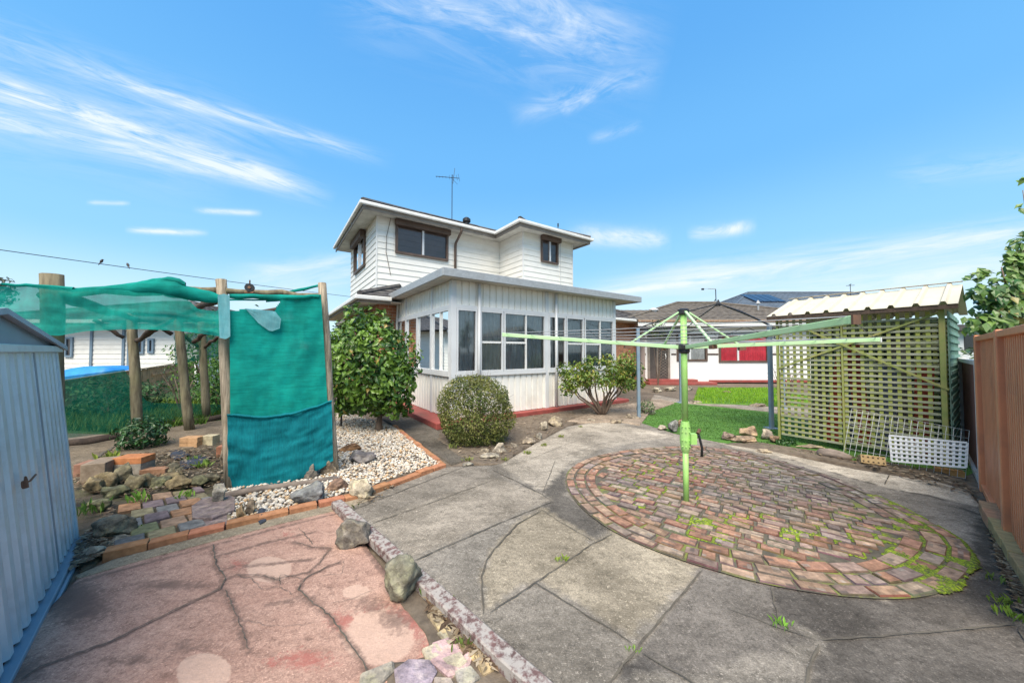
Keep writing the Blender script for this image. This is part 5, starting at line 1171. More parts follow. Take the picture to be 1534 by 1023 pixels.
# ================================================================= PERGOLA AND SHADE CLOTH
P1b,P2b=G(345,735),G(500,712); pd=(P1b-P2b).normalized(); pn=Vector((pd.y,-pd.x,0)); 
if pn.y>0: pn=-pn
pg=empty('pergola',P1b,'rustic pergola of weathered log posts draped in shade cloth','pergola')
O=P1b
def post(pb_,pt_,r0,r1,mt,sq=False,wig=.008):
    m=MB(); a=Vector(pb_)-O; b=Vector(pt_)-O; pts=[a.lerp(b,i/6)+Vector((rnd(-wig,wig),rnd(-wig,wig),0)) for i in range(7)]
    m.tube(pts,[r0+(r1-r0)*i/6+rnd(-.004,.004) for i in range(7)],6 if sq else 9); return m.build('post',mt,pg,smooth=not sq)
P1t=D(333,419,P1b.y+.02); P2t=D(483,424,P2b.y+.02)
post(P1b,P1t,.050,.048,'wood_grey'); post(P2b,P2t,.055,.05,'wood_grey')
P0b=P1b+pd*1.35; P0t=W(68,408,P1b.xy,pd.xy); P0t=P0t-pn*.10; post(Vector((P0t.x+.06,P0t.y,0)),P0t,.075,.072,'wood_log')
tops=[]
for bx,tx in (((207,652),(197,470)),((284,646),(266,470)),((310,629),(301,470))):
    b=G(*bx); t=D(tx[0],tx[1],b.y+.03); t.z=max(t.z,2.15); post(b,t,.075,.07,'wood_log'); tops.append((b,t))
def log(a,b,r,mt='wood_dark',name='beam',w_=.02):
    m=MB(); a=Vector(a)-O; b=Vector(b)-O; n=7; m.tube([a.lerp(b,i/n)+Vector((rnd(-w_,w_),rnd(-w_,w_),rnd(-w_,w_))) for i in range(n+1)],[r*rnd(.85,1.12) for i in range(n+1)],7); return m.build(name,mt,pg,smooth=True)
zb_=W(410,438,P1b.xy,pd.xy).z
fa=Vector((P0t.x,P0t.y,2.06)); fb=Vector((P2t.x,P2t.y,zb_+.01))
log(fa,Vector((P1t.x,P1t.y,zb_)),.045,'wood_log'); log(Vector((P1t.x,P1t.y,zb_)),fb,.038,'wood_log')
B1,B2,B3=[t for b,t in tops]
log(B1+Vector((-.5,0,-.12)),B2+Vector((.3,.1,-.1)),.05); log(B2+Vector((0,0,-.12)),B3+Vector((.4,.3,-.1)),.045)
log(Vector((P0t.x-.1,P0t.y,2.1)),B1+Vector((0,.1,-.1)),.05); log(Vector((P1t.x,P1t.y,2.1)),B2+Vector((0,0,-.05)),.045); log(Vector((P2t.x,P2t.y,2.12)),B3+Vector((.2,.2,-.1)),.04)
for a,b in (((185,505,6.3),(140,480,6.0)),((215,505,6.3),(255,478,5.9)),((255,500,6.5),(225,478,6.2)),((290,513,6.6),(320,490,6.3)),((298,520,7.5),(270,500,7.2)),((306,520,7.5),(330,503,7.2)),((205,512,6.2),(235,488,5.5))): log(D(*a),D(*b),.035,name='brace')
log(D(60,440,3.1),D(160,470,5),.03); log(D(200,470,4.2),D(330,480,5.6),.03)
# ---- shade cloths
def cloth(name,top,bot,nx,nz,m_,label=None,parent=None,off=.07,wr=.018,hole=None,sag=0,seed=0,belly=.0,origin=None,plane=None,cat='shade cloth',thick=0):
    "top/bot: edges in photo pixels on the vertical plane of the front posts"
    p0,dr=plane or ((P1b+pn*off).xy,pd.xy)
    def along(E,f):
        L_=[0]
        for a,b in zip(E,E[1:]): L_.append(L_[-1]+abs(b[0]-a[0])+.3*abs(b[1]-a[1]))
        t=f*L_[-1]
        for i in range(len(E)-1):
            if t<=L_[i+1]+1e-6:
                k=(t-L_[i])/(L_[i+1]-L_[i]+1e-9); return (E[i][0]+(E[i+1][0]-E[i][0])*k,E[i][1]+(E[i+1][1]-E[i][1])*k)
        return E[-1]
    vs=[];uvp=[];fs=[]; nn=Vector((dr[1],-dr[0],0)).normalized()
    if nn.y>0: nn=-nn
    for j in range(nz+1):
        t=j/nz
        for i in range(nx+1):
            f=i/nx; a=along(top,f); b=along(bot,f); x=a[0]+(b[0]-a[0])*t; y=a[1]+(b[1]-a[1])*t
            p=W(x,y,p0,dr); k=noise.noise(Vector((f*4+seed,t*1.6,seed)))*1.2-1.1*abs(noise.noise(Vector((f*2.2+t*1.5+seed,t*5-f*1.2,seed+7))))-.8*abs(noise.noise(Vector((f*7-t*3,t*2.5+f*2+seed,11))))+.6*noise.noise(Vector((f*9+t*4,t*3+seed,4)))+.35*noise.noise(Vector((f*3,t*16+f*3,seed+2)))
            p+=nn*(wr*k+belly*math.sin(f*math.pi)*t); vs.append(p); uvp.append((x,y))
    for j in range(nz):
        for i in range(nx):
            q=(j*(nx+1)+i,j*(nx+1)+i+1,(j+1)*(nx+1)+i+1,(j+1)*(nx+1)+i)
            c=(sum(uvp[k][0] for k in q)/4,sum(uvp[k][1] for k in q)/4)
            if hole and any(inside(c,h) for h in hole): continue
            fs.append(q)
    mb=MB(); mb.add(vs,fs)
    o=mb.build(name,m_,parent,origin=origin if origin is not None else vs[0],smooth=True)
    if label: tag(o,label,cat)
    return o
va=cloth('shade_cloth',[(-30,428),(0,429),(60,429),(110,433),(180,434),(250,441),(281,449),(297,463),(322,466),(337,460)],[(-30,498),(70,502),(88,503),(130,496),(200,493),(262,495),(318,502),(338,506)],70,16,'teal','translucent teal shade cloth valance hanging along the front beam',wr=.022,seed=1)
Oa=va.location.copy()
# rolled fold on the beam
def roll(pts,off,m_,parent,name='fold',seed=0,origin=None):
    mb=MB(); vs=[];fs=[]; n=12; P=[]
    for i in range(len(pts)-1):
        for k in range(5): P.append([pts[i][j]+(pts[i+1][j]-pts[i][j])*k/5 for j in range(3)])
    P.append(list(pts[-1]))
    for i,(x,y,h) in enumerate(P):
        c=W(x,y,(P1b+pn*off).xy,pd.xy); r=h/F*c.y
        for j in range(n):
            a=2*math.pi*j/n; q=c+Vector((0,0,1))*math.sin(a)*r+pn*math.cos(a)*min(.09,r*.9)
            q+=Vector((noise.noise(q*7),noise.noise(q*7+Vector((3,0,0))),noise.noise(q*9+Vector((0,5,seed)))))*.018; vs.append(q)
    for i in range(len(P)-1):
        for j in range(n): fs.append((i*n+j,i*n+(j+1)%n,(i+1)*n+(j+1)%n,(i+1)*n+j))
    fs+=[tuple(range(n)),tuple((len(P)-1)*n+j for j in range(n-1,-1,-1))]
    mb.add(vs,fs); return mb.build(name,m_,parent,origin=origin,smooth=True)
roll([(0,428,2),(40,428,3),(110,434,4)],.03,'teal_panel',va,origin=Oa)
roll([(112,434,3),(150,434,5),(185,433,7),(215,431,10),(240,429,12),(262,432,14),(274,437,11),(300,443,9),(322,446,7),(334,448,5)],.02,'teal_panel',va,seed=2,origin=Oa)
roll([(206,427,3),(228,422,4),(250,419,4),(268,422,5),(277,425,3)],.05,'teal_panel',va,seed=5,origin=Oa)
roll([(345,443,3),(370,444,4),(420,446,4),(478,444,3)],.03,'teal_panel',va,seed=3,origin=Oa)
roll([(425,440,1.5),(450,434,2.5),(478,428,2)],-.12,'teal_panel',va,seed=4,origin=Oa)
cloth('wrap',[(326,442),(336,440),(344,443)],[(329,506),(338,508),(345,504)],6,14,'teal_pale',None,va,off=.075,wr=.004,origin=Oa)
pnl=cloth('shade_screen',[(343,448),(380,448),(430,446),(481,441)],[(346,728),(400,723),(445,715),(496,693)],64,110,'teal_panel','opaque teal shade cloth panel stretched between two posts with a torn top',None,off=.03,wr=.02,seed=4,
   hole=[[(344,451),(421,451),(413,460),(411,468),(372,463),(344,466)]],cat='shade screen')
Op=pnl.location.copy()
cloth('lower_fold',[(340,620),(380,624),(420,622),(460,612),(497,600)],[(341,735),(400,728),(445,718),(480,702),(499,690)],40,40,'teal_blue',None,pnl,off=.065,wr=.022,seed=9,origin=Op,belly=.03)
roll([(341,621,1.5),(380,625,2),(420,623,2),(460,613,2),(497,601,1.5)],.075,'teal_blue',pnl,name='hem',origin=Op,seed=7)
cloth('torn_flap',[(366,462),(390,464),(412,466),(421,478)],[(368,463),(388,485),(405,497),(419,492)],10,10,'teal_pale',None,pnl,off=.05,wr=.006,seed=2,origin=Op)
# netting at the back
nd=(tops[2][0]-tops[0][0]).normalized(); npl=((tops[0][0]+Vector((-.12,.15,0))).xy,nd.xy)
cloth('shade_net',[(20,575),(105,563),(190,553),(203,585),(222,603),(345,606)],[(20,676),(105,656),(230,641),(285,634),(345,624)],30,10,'net','sagging dark green netting stretched behind the pergola posts',None,wr=.03,seed=3,plane=npl,cat='netting')
cloth('shade_net',[(262,500),(300,498),(345,500)],[(262,547),(300,540),(345,531)],12,8,'net','small piece of green netting high between the two farthest posts',None,wr=.03,seed=6,plane=npl,cat='netting')
# pulley on the beam
q=W(374,431,P1b.xy,pd.xy); pu=empty('pulley',q,'round dark pulley wheel sitting on the pergola beam','pulley')
m=MB(); m.tube([pn*.02,pn*-.02],.045,14); m.build('wheel','black',pu); m=MB(); m.tube([pn*.028,pn*-.028],.015,8); m.tube([(0,0,.03),(0,0,.085)],.007,6); m.tube([(-.05,0,-.055),(.05,0,-.055)],.012,6); m.build('bracket','rust',pu)
# service cable with two birds
c0,c1=D(-60,366,6.2),uv(-.425,8.7,3.72); cp=[c0.lerp(c1,i/24)-Vector((0,0,.03*math.sin(math.pi*i/24))) for i in range(25)]
m=MB(); m.tube(cp,.008,5); tag(m.build('overhead_cable','black',None,origin=c0),'thin black overhead cable sloping to the house eave','cable')
def bird(px,label,face):
    best=None
    for a,b in zip(cp,cp[1:]):
        for k in range(11):
            p=a.lerp(b,k/10); x=767+F*p.x/p.y
            if best is None or abs(x-px)<best[0]: best=(abs(x-px),p)
    p=best[1]; s=.72
    m=MB(); d=Vector((face,.2,0)).normalized()
    pts=[Vector((0,0,.035))-d*.035,Vector((0,0,.045))-d*.02,Vector((0,0,.075)),Vector((0,0,.105))+d*.012,Vector((0,0,.122))+d*.022,Vector((0,0,.135))+d*.030,Vector((0,0,.148))+d*.034]
    m.tube(pts,[.006,.026,.038,.031,.024,.026,.010],9); h=Vector((0,0,.135))+d*.055; m.tube([h,h+d*.025-Vector((0,0,.003))],[.007,.001],5)
    m.tube([Vector((0,0,.05))-d*.02,Vector((0,0,-.01))-d*.06,Vector((0,0,-.05))-d*.075],[.018,.012,.008],5)
    for s_ in (-1,1):
        n=Vector((-d.y,d.x,0))*s_*.012; m.tube([n+Vector((0,0,.05)),n+Vector((0,0,.005))],.003,4)
    o=m.build('bird','feather',None,smooth=True); o.location=p+Vector((0,0,.008)); o.scale=(s,s,s); tag(o,label,'bird','birds on the cable')
bird(147,'dark bird perched on the cable, the one farther from the house',1); bird(188,'dark bird perched on the cable, the one nearer the house',-1)
# ---- solar lantern on its pole
lp=G(511,642); la=empty('solar_lantern',lp,'black solar lantern on a thin pole beside the camellia','lantern'); tz=D(508,500,lp.y).z
m=MB(); m.tube([(0,0,-.05),(0,0,tz)],.018,8); m.build('pole','black',la); 
m=MB(); m.tube([(0,0,tz-.02),(0,0,tz+.01),(0,0,tz+.03)],[.05,.12,.125],4); m.tube([(0,0,tz+.14),(0,0,tz+.16),(0,0,tz+.25),(0,0,tz+.29)],[.15,.155,.08,.02],4); m.build('lamp_cage','black',la)
m=MB(); m.tube([(0,0,tz+.03),(0,0,tz+.14)],[.10,.125],4); m.build('lamp_glass','glass_dark',la)
m=MB(); m.tube([(0,0,.55),(0,0,.75)],.035,8,col=(.55,.28,.22)); m.build('joint_sleeve','brick_loose',la)
sw=G(514,628); o=MB().bar((-.1,0,.02),(.14,0,.24),.03,.05).bar((.12,.02,0),(.12,.02,.2),.05,.03).build('white_bracket','white',None); o.location=sw; tag(o,'small white metal bracket on the path behind the teal panel','bracket')
# ================================================================= BEYOND THE PERGOLA
# white weatherboard neighbour
nh=empty('weatherboard_house',(-16.5,14.5,0),'white weatherboard house seen under the teal valance','house')
m=MB(); boards(m,(-6,0),(3.1,0),-.2,2.75,(0,-1),.2,.02); boards(m,(3.1,0),(3.1,7),-.2,2.75,(1,0),.2,.02); m.build('wall','white_board',nh)
Z=lambda px,py: D(px,py,14.5)-Vector((-16.5,14.5,0))
NF=Face('u',0.0)
for a,b,y0,y1 in ((208,218,530,507),(224,233,529,507),(100,112,535,505)):
    window(nh,NF,Z(a,500).x,Z(b,500).x,Z(160,y0).z,Z(160,y1).z,fr='shed_dark',fw=.08,gl='glass_dark',o=.06)
m=MB()
for px in (139,187,195): NF.box(m,Z(px,500).x-.05,Z(px,500).x+.05,.021,.06,-.2,2.7)
m.build('downpipe','shed_dark',nh)
m=MB(); hip(m,-6.6,3.8,-.7,8,2.78,.3); m.build('roof','tile',nh); m=MB(); m.box((-6.6,-.75,2.66),(3.8,-.65,2.8)); m.build('gutter','white',nh)
# paling fence
fA,fB=D(60,578,8.3),D(290,541,13.5); fA.z=fB.z=0
t=empty('paling_fence',fA,'brown timber paling fence with a pale top rail behind the netting','fence',rot=(0,0,math.atan2((fB-fA).y,(fB-fA).x)))
L_=(fB-fA).length; m=MB(); x=0
while x<L_: h=.68+.42*x/L_+rnd(-.01,.01); g=rnd(.75,1.15); m.box((x,rnd(-.004,.004),-.1),(x+.094,.018,h),(g,g,g)); x+=.098
m.build('palings','paling',t); m=MB(); m.bar((0,0,.70),(L_,0,1.125),.09,.035); m.build('top_rail','wood_grey',t); m=MB(); m.bar((L_*.62,-.03,.72),(L_,-.03,.86),.04,.07); m.build('rail','paling',t)
# blue tarp
q=Vector((-14.0,11.6,0)); tpm=MB(); n=16; vs=[];fs=[]
for i in range(n+1):
    for j in range(9):
        u=i/n; v=j/8; x=-.95+1.9*u; y=-.9+1.8*v; z=(.80+.22*math.sin(u*2.6)+.05*noise.noise(Vector((x*2,y*2,1))))*min(1,5*v,5*(1-v),6*u+.35,6*(1-u)+.35)
        vs.append((x,y,max(.05,z)))
for i in range(n):
    for j in range(8): fs.append((i*9+j,(i+1)*9+j,(i+1)*9+j+1,i*9+j+1))
tpm.add(vs,fs); o=tpm.build('tarp_cover','tarp',None,smooth=True); o.location=q; tag(o,'bright blue tarp draped over something behind the paling fence','tarp')
sheet('back_grass',[(-14,7),(-7.2,6.2),(-5.0,8.0),(-5.2,11),(-9,15),(-16,15)],  .02,'back_green',.4,.05,None,'rough grass behind the pergola netting','grass')
blades('grass_tufts',[Vector(p) for p in ((-11,7.6),(-7.4,6.9),(-6.2,8.2),(-7,10),(-11,10))],5000,.16,.03,[(.12,.22,.03),(.2,.28,.04),(.08,.16,.02)],.02,'long rough grass farther behind the pergola netting','grass')
blades('grass_tufts',[Vector(p) for p in ((-10.5,6.7),(-7.2,6.25),(-6.2,7.0),(-7.4,7.5),(-10.5,7.9))],3500,.18,.03,[(.10,.19,.03),(.16,.24,.04),(.07,.14,.02)],.02,'long rough grass along the foot of the netting','grass')
bs=[((-9.1,7.7,0),(.75,.6,.50),900,.11,(.02,.06,.03),(.09,.19,.07),'dark bushy shrub behind the netting near the blue shed'),((-9.0,8.4,0),(.5,.5,.42),500,.10,(.02,.06,.03),(.08,.17,.07),'smaller bushy shrub between the dark shrub and the pergola post'),
    ((-8.7,9.8,0),(.9,.8,1.35),2200,.10,(.03,.09,.02),(.16,.30,.05),'tall bright green shrub behind the farthest pergola post'),((-6.9,9.0,0),(.9,.8,1.3),2300,.10,(.025,.08,.02),(.13,.27,.05),'tall leafy shrub behind the teal panel'),((-6.9,8.2,0),(.55,.5,.7),900,.09,(.02,.07,.02),(.10,.22,.05),'low dense shrub at the foot of the leafy screen')]
for b,r_,n,s_,dk,lt,lb in bs: bush('garden_shrub',Vector(b),r_,n,s_,dk,lt,lb,'shrub',m_='leaf_dull',lump=.2)
# spiky plant
sp_=empty('spiky_plant',G(232,632)+Vector((-.2,.8,0)),'upright spiky plant beside the first pergola post','plant'); P=[];m=MB()
for i in range(7):
    a=i*.9; t=Vector((.5*math.cos(a)*rnd(.5,1),.4*math.sin(a),rnd(.7,1.25))); m.tube([(0,0,0),t*.5+Vector((0,0,.12)),t],[.014,.01,.006],5)
    for k in range(14):
        f=.35+.65*k/13; c=t*f; b_=rnd(0,6.28); e=c+Vector((math.cos(b_)*.13,math.sin(b_)*.13,.10)); pr=Vector((-math.sin(b_),math.cos(b_),0))*.010; P.append((c-pr,c+pr,e))
m.build('stem','bark',sp_); mb=MB()
for p in P: g=rnd(.7,1.2); mb.add(list(p),[(0,1,2)],(.07*g,.15*g,.05*g))
mb.build('leaves','leaf',sp_)
# low plants in the bed
bush('low_plant',G(213,672),(.33,.30,.26),750,.075,(.015,.05,.02),(.05,.13,.03),'dark leafy plant growing at the foot of the first pergola post','plant',lump=.22,zc=.2,stems=4)
bush('low_plant',G(200,645),(.16,.16,.2),160,.07,(.02,.06,.02),(.06,.14,.04),'small dark plant just behind the first pergola post','plant',zc=.15,stems=3)
bush('low_plant',G(968,622),(.22,.2,.22),260,.06,(.06,.11,.04),(.2,.27,.12),'grey green plant at the foot of the gazebo post','plant',zc=.16,stems=3)
bush('low_plant',G(1178,668),(.16,.12,.07),140,.06,(.02,.07,.02),(.06,.15,.04),'flat dark green plant under the corner of the lattice','plant',zc=.05,stems=3)
bush('twiggy_shrub',Vector((7.35,9.2,0)),(.4,.4,.75),110,.07,(.12,.08,.05),(.25,.14,.11),'bare twiggy shrub with few reddish leaves beside the gazebo post','shrub',zc=.8,stems=14,lump=.2)
bush('far_tree',Vector((-46.5,30,0)),(1.6,1.6,1.5),900,.35,(.05,.06,.03),(.14,.14,.07),'distant grey green tree at the left edge above the valance','tree',zc=6.9,stems=4)
bush('climber',Vector((6.5,15.2,0)),(.45,.3,.5),260,.10,(.03,.06,.02),(.10,.16,.05),'dark climbing plant at the left end of the cottage','shrub',zc=2.45,stems=3)
# weeds
wd=MB()
for px,py,n,h,c in ((1172,938,16,.05,(.18,.36,.05)),(842,840,18,.05,(.26,.36,.05)),(208,752,26,.11,(.22,.40,.06)),(200,790,12,.06,(.2,.36,.05)),(280,745,20,.08,(.22,.40,.06)),(302,700,30,.10,(.25,.38,.08)),(290,690,20,.08,(.22,.34,.08)),(165,690,30,.13,(.24,.30,.05)),(130,770,24,.12,(.13,.22,.04)),(948,975,10,.03,(.2,.34,.05)),(660,900,14,.06,(.15,.2,.05)),(690,975,14,.06,(.16,.22,.05)),(640,890,16,.06,(.13,.2,.05)),(1505,905,20,.06,(.2,.3,.05)),(1515,925,24,.06,(.2,.32,.04)),(1490,870,14,.05,(.15,.22,.05)),(700,690,24,.06,(.25,.30,.06)),(790,680,40,.05,(.25,.30,.06)),(840,655,40,.05,(.25,.30,.06)),(755,690,26,.05,(.27,.3,.08)),(815,668,40,.05,(.25,.30,.06)),(680,672,26,.08,(.22,.27,.07)),(870,640,26,.04,(.25,.3,.07)),(925,632,16,.04,(.25,.3,.07)),(530,762,10,.05,(.18,.22,.06)),(1405,705,26,.05,(.15,.32,.04)),(1370,702,26,.04,(.15,.32,.04)),(1280,690,18,.04,(.14,.3,.04))):
    b=G(px,py,.03)
    for k in range(n):
        a=rnd(0,6.28); r=rnd(0,h*.8); p=b+Vector((r*math.cos(a)*1.4,r*math.sin(a),0)); e=p+Vector((rnd(-.6,.6)*h,rnd(-.6,.6)*h,h*rnd(.5,1.1))); pr=Vector((math.cos(a),math.sin(a),0))*h*.12; g=rnd(.7,1.15); md=p.lerp(e,.55)+Vector((0,0,h*.12))
        wd.add([p,md-pr,e,md+pr],[(0,1,2),(0,2,3)],tuple(x*g for x in c))
tag(wd.build('weeds','leaf_dull'),'small green weeds sprouting from joints and beds','weeds',None,'stuff')
lit=MB()
for poly,n in ((bed,1500),(pix((108,740),(112,700),(230,680),(340,672),(340,740),(300,735),(178,752)),2600),(pix((105,865),(118,815),(150,790),(170,760),(165,835)),500),(pix((1478,762),(1495,850),(1530,930),(1560,930),(1534,870),(1490,780)),1100),(pix((1180,675),(1300,690),(1440,725),(1470,750),(1400,735),(1290,700)),500),(pix((640,900),(700,960),(770,1020),(720,1020),(640,930)),160),(pix((540,742),(600,730),(560,760),(530,765)),60)):
    xs=[p[0] for p in poly]; ys=[p[1] for p in poly]; k=0
    while k<n:
        p=Vector((rnd(min(xs),max(xs)),rnd(min(ys),max(ys))))
        if not inside(p,poly): continue
        k+=1; a=rnd(0,6.28); l=rnd(.010,.042); u=Vector((math.cos(a),math.sin(a),rnd(-.2,.3)))*l; v=Vector((-math.sin(a),math.cos(a),rnd(-.2,.2)))*l*rnd(.15,.5); c=Vector((p.x,p.y,.055)); g=rnd(.5,1.2)
        col=random.choice([(.2,.14,.08),(.12,.08,.05),(.32,.25,.16),(.38,.31,.22),(.16,.10,.06)])
        lit.add([c-u,c-v,c+u,c+v],[(0,1,2,3)],tuple(x*g for x in col))
tag(lit.build('leaf_litter','leaf_dull'),'dry leaf litter and twigs scattered over the garden beds','leaf litter',None,'stuff')
# ================================================================= FALLEN BEAM
a,b=G(504,757,.05),G(792,1023,.05); b=b+(b-a).normalized()*.9
m=MB(); ax=(b-a); ln=ax.length; n=40; axd=ax.normalized(); sdv=Vector((axd.y,-axd.x,0)); vs=[];fs=[]
for i in range(n+1):
    c=a+ax*i/n; c.z=.035; wv=.045; hh=.062
    for sx,z in ((-1,0),(1,0),(1,hh*.9),(.82,hh),(-.82,hh),(-1,hh*.9)):
        q=c+sdv*sx*wv*(1+.05*noise.noise(Vector((i*.4,sx,1))))+Vector((0,0,z+.004*noise.noise(Vector((i*.7,sx*3,z*9))))); vs.append(q)
for i in range(n):
    for j in range(6): fs.append((i*6+j,i*6+(j+1)%6,(i+1)*6+(j+1)%6,(i+1)*6+j))
fs+=[(5,4,3,2,1,0),tuple(n*6+j for j in range(6))]
m.add([tuple(v) for v in vs],fs); o=m.build('timber_beam','beam_paint',None,origin=a); tag(o,'long timber beam with flaking red paint lying between patio and concrete','beam')
# ================================================================= ROCKS
def rock(px,py,wpx,hpx,col,label,seed,cat='rock',group=None,depth=.75,sharp=.28,z=0.0,name='rock',tilt=0,lift=0):
    p=G(px,py,z); k=p.y/F; rx=wpx*k/2; rz=hpx*k/2*1.05; ry=rx*depth
    bm=bmesh.new(); bmesh.ops.create_icosphere(bm,subdivisions=4,radius=1)
    cr,sr=math.cos(tilt),math.sin(tilt)
    fl=[]
    rr=random.Random(seed)
    planes=[(Vector((rr.gauss(0,1),rr.gauss(0,1),rr.gauss(.2,.8))).normalized(),rr.uniform(.55,.85)) for _ in range(14)]
    for v in bm.verts:
        d=v.co.copy()
        for n_,o_ in planes:
            e=d.dot(n_)-o_
            if e>0: d-=n_*e*1.0
        s=1+sharp*noise.noise(d*1.3+Vector((seed,0,0)))+.13*noise.noise(d*3.2+Vector((0,seed,0)))+.07*noise.noise(d*8+Vector((0,0,seed)))+.035*noise.noise(d*19+Vector((0,0,seed)))
        d=d*s; x,y,zz=d.x*rx,d.y*ry,d.z*rz
        x,zz=x*cr-zz*sr,x*sr+zz*cr
        v.co=Vector((x,y,max(zz+rz*.88,-.02)))
    me=bpy.data.meshes.new(name); bm.to_mesh(me); bm.free()
    at=me.attributes.new('col','FLOAT_COLOR','POINT'); cc=[]
    for v in me.vertices:
        q=v.co/max(rx,.01); g=1+.35*noise.noise(q*2+Vector((seed,3,1)))+.25*noise.noise(q*6+Vector((seed,1,7))); cc+=[col[0]*g*.95,col[1]*g*.95,col[2]*g*.92,1]
    at.data.foreach_set('color',cc); me.polygons.foreach_set('use_smooth',[True]*len(me.polygons)); me.materials.append(X['rock'])
    o=bpy.data.objects.new(name,me); COL.objects.link(o); o.location=p+Vector((0,ry*.6,lift)); return tag(o,label,cat,group)
import bmesh
rock(524,829,54,46,(.22,.20,.18),'dark grey boulder against the upper part of the fallen beam',1,'boulder',depth=.9,name='boulder',sharp=.2)
rock(597,910,68,66,(.22,.215,.17),'large lichen covered boulder against the middle of the fallen beam',2,'boulder',depth=.9,name='boulder',sharp=.16)
rock(538,752,44,34,(.47,.42,.34),'pale sandstone boulder on the brick edging at the top of the beam',3)
rock(455,762,56,36,(.20,.21,.225),'blue grey rock among pebbles below the teal panel',4)
rock(503,740,34,22,(.26,.17,.13),'reddish brown rock between the blue grey rock and the pale boulder',5)
rock(486,716,34,30,(.27,.22,.17),'brown rock wedged at the foot of the post',6); rock(462,722,24,24,(.21,.19,.17),'dull grey rock under the lower edge of the teal panel',7)
rock(536,698,48,22,(.19,.175,.185),'flat purple grey rock lying on the pebbles beside the post',8); rock(522,680,36,15,(.22,.12,.06),'flat rusty brown rock on the pebbles behind the purple grey one',9)
rock(160,808,58,32,(.25,.215,.165),'rounded brown rock beside the blue shed',10,z=.02); rock(128,842,40,20,(.40,.38,.33),'pale flat stone at the corner of the blue shed',11); rock(158,819,46,10,(.24,.22,.19),'thin slab stone between the brown rock and the pale stone',12)
wall=[(132,745,30,30,'tilted'),(150,735,36,30,'mossy'),(165,750,36,24,'long'),(176,728,30,32,'lumpy'),(190,742,34,26,'dark'),(206,736,38,26,'yellowish'),(228,735,34,20,'greenish'),(247,728,36,20,'flat grey'),(264,738,38,24,'wedge shaped'),(290,735,32,22,'sharp edged'),(310,730,26,22,'squarish'),(140,770,36,22,'low'),(255,712,30,16,'half buried')]
for i,(x,y,w_,h,adj) in enumerate(wall): rock(x,y,w_,h,random.choice([(.22,.19,.12),(.17,.155,.11),(.25,.20,.12),(.18,.18,.11)]),f'brown stone of the rough rock edging around the bed inside the pergola',20+i,group='stones edging the pergola bed',sharp=.35)
rock(325,762,22,44,(.36,.34,.31),'pale upright rock beside the left post of the teal panel',40,depth=.6); rock(333,700,16,30,(.3,.25,.2),'brown upright rock behind the left post of the teal panel',41)
rock(358,783,15,30,(.42,.31,.19),'yellow brown upright stone at the end of the dark slab',42,depth=.6); rock(372,778,18,26,(.25,.2,.15),'rough brown stone beside the dark cloth scrap',43)
for i,(x,y,w_,h,c,lb) in enumerate(((700,699,24,8,(.3,.28,.25),'small flat grey stone at the point of the garden bed'),(735,690,40,16,(.33,.30,.26),'flat grey stone below the round shrub'),(748,681,26,22,(.40,.36,.31),'pale upright stone right of the round shrub'),(770,674,20,14,(.30,.26,.22),'small brown stone beside the pale upright stone'),(790,668,26,18,(.34,.29,.24),'brown stone in the middle of the bed edge'),(815,648,18,24,(.40,.36,.30),'tallest pale stone of the bed edge'),(832,641,34,26,(.33,.28,.22),'rough brown stone beside the tallest pale stone'),(725,683,24,14,(.28,.24,.19),'dark stone at the foot of the round shrub'),(808,660,16,14,(.33,.31,.28),'small grey stone below the tallest pale stone'))): rock(x,y,w_*.8,h*.75,c,lb,50+i,sharp=.4)
for i,(x,y,w_,h,c,lb) in enumerate(((885,634,18,10,(.36,.32,.27),'small pale stone left of the branching shrub'),(925,636,30,12,(.30,.25,.2),'flat brown stone right of the branching shrub'),(948,630,26,14,(.28,.24,.2),'brown stone before the gazebo post'),(975,622,26,12,(.3,.27,.23),'grey stone behind the gazebo post'),(985,588,20,12,(.38,.35,.3),'pale stone near the cottage step'),(1008,586,24,10,(.35,.32,.27),'flat pale stone in front of the cottage door'),(1030,585,20,9,(.3,.28,.24),'dull stone between the cottage door and the lawn'),(1045,606,26,8,(.33,.29,.24),'low stone at the near corner of the lawn'),(1140,611,26,10,(.28,.24,.2),'brown stone at the right corner of the lawn'),(1092,590,20,6,(.22,.15,.12),'dark stone at the back of the lawn below the red curtain'))): rock(x,y,w_*.85,h*.75,c,lb,70+i,sharp=.35)
for i,(x,y,w_,h,c,lb) in enumerate(((1010,648,18,26,(.22,.23,.24),'blue grey upright rock behind the clothes line pole'),(1022,640,14,16,(.3,.2,.15),'small reddish rock beside the blue grey upright rock'),(994,645,22,8,(.42,.37,.32),'flat pale stone left of the blue grey rock'),(1094,660,24,14,(.26,.2,.17),'small dark rock at the left end of the turf edge stones'),(1118,664,42,14,(.33,.25,.19),'long flat brown rock on the turf edge'),(1126,656,32,20,(.36,.27,.2),'rounded tan rock on the turf edge'),(1152,659,20,20,(.33,.29,.26),'grey rock beside the right gazebo post'),(1164,664,18,16,(.28,.2,.14),'brown rock at the corner of the lattice'),(1146,679,26,6,(.42,.35,.27),'flat pale chip of stone on the concrete edge'))): rock(x,y,w_*.9,h*.8,c,lb,90+i,sharp=.35,z=.02)
rock(1220,674,44,7,(.33,.27,.21),'thin flat stone before the lattice shed',101,depth=.5)
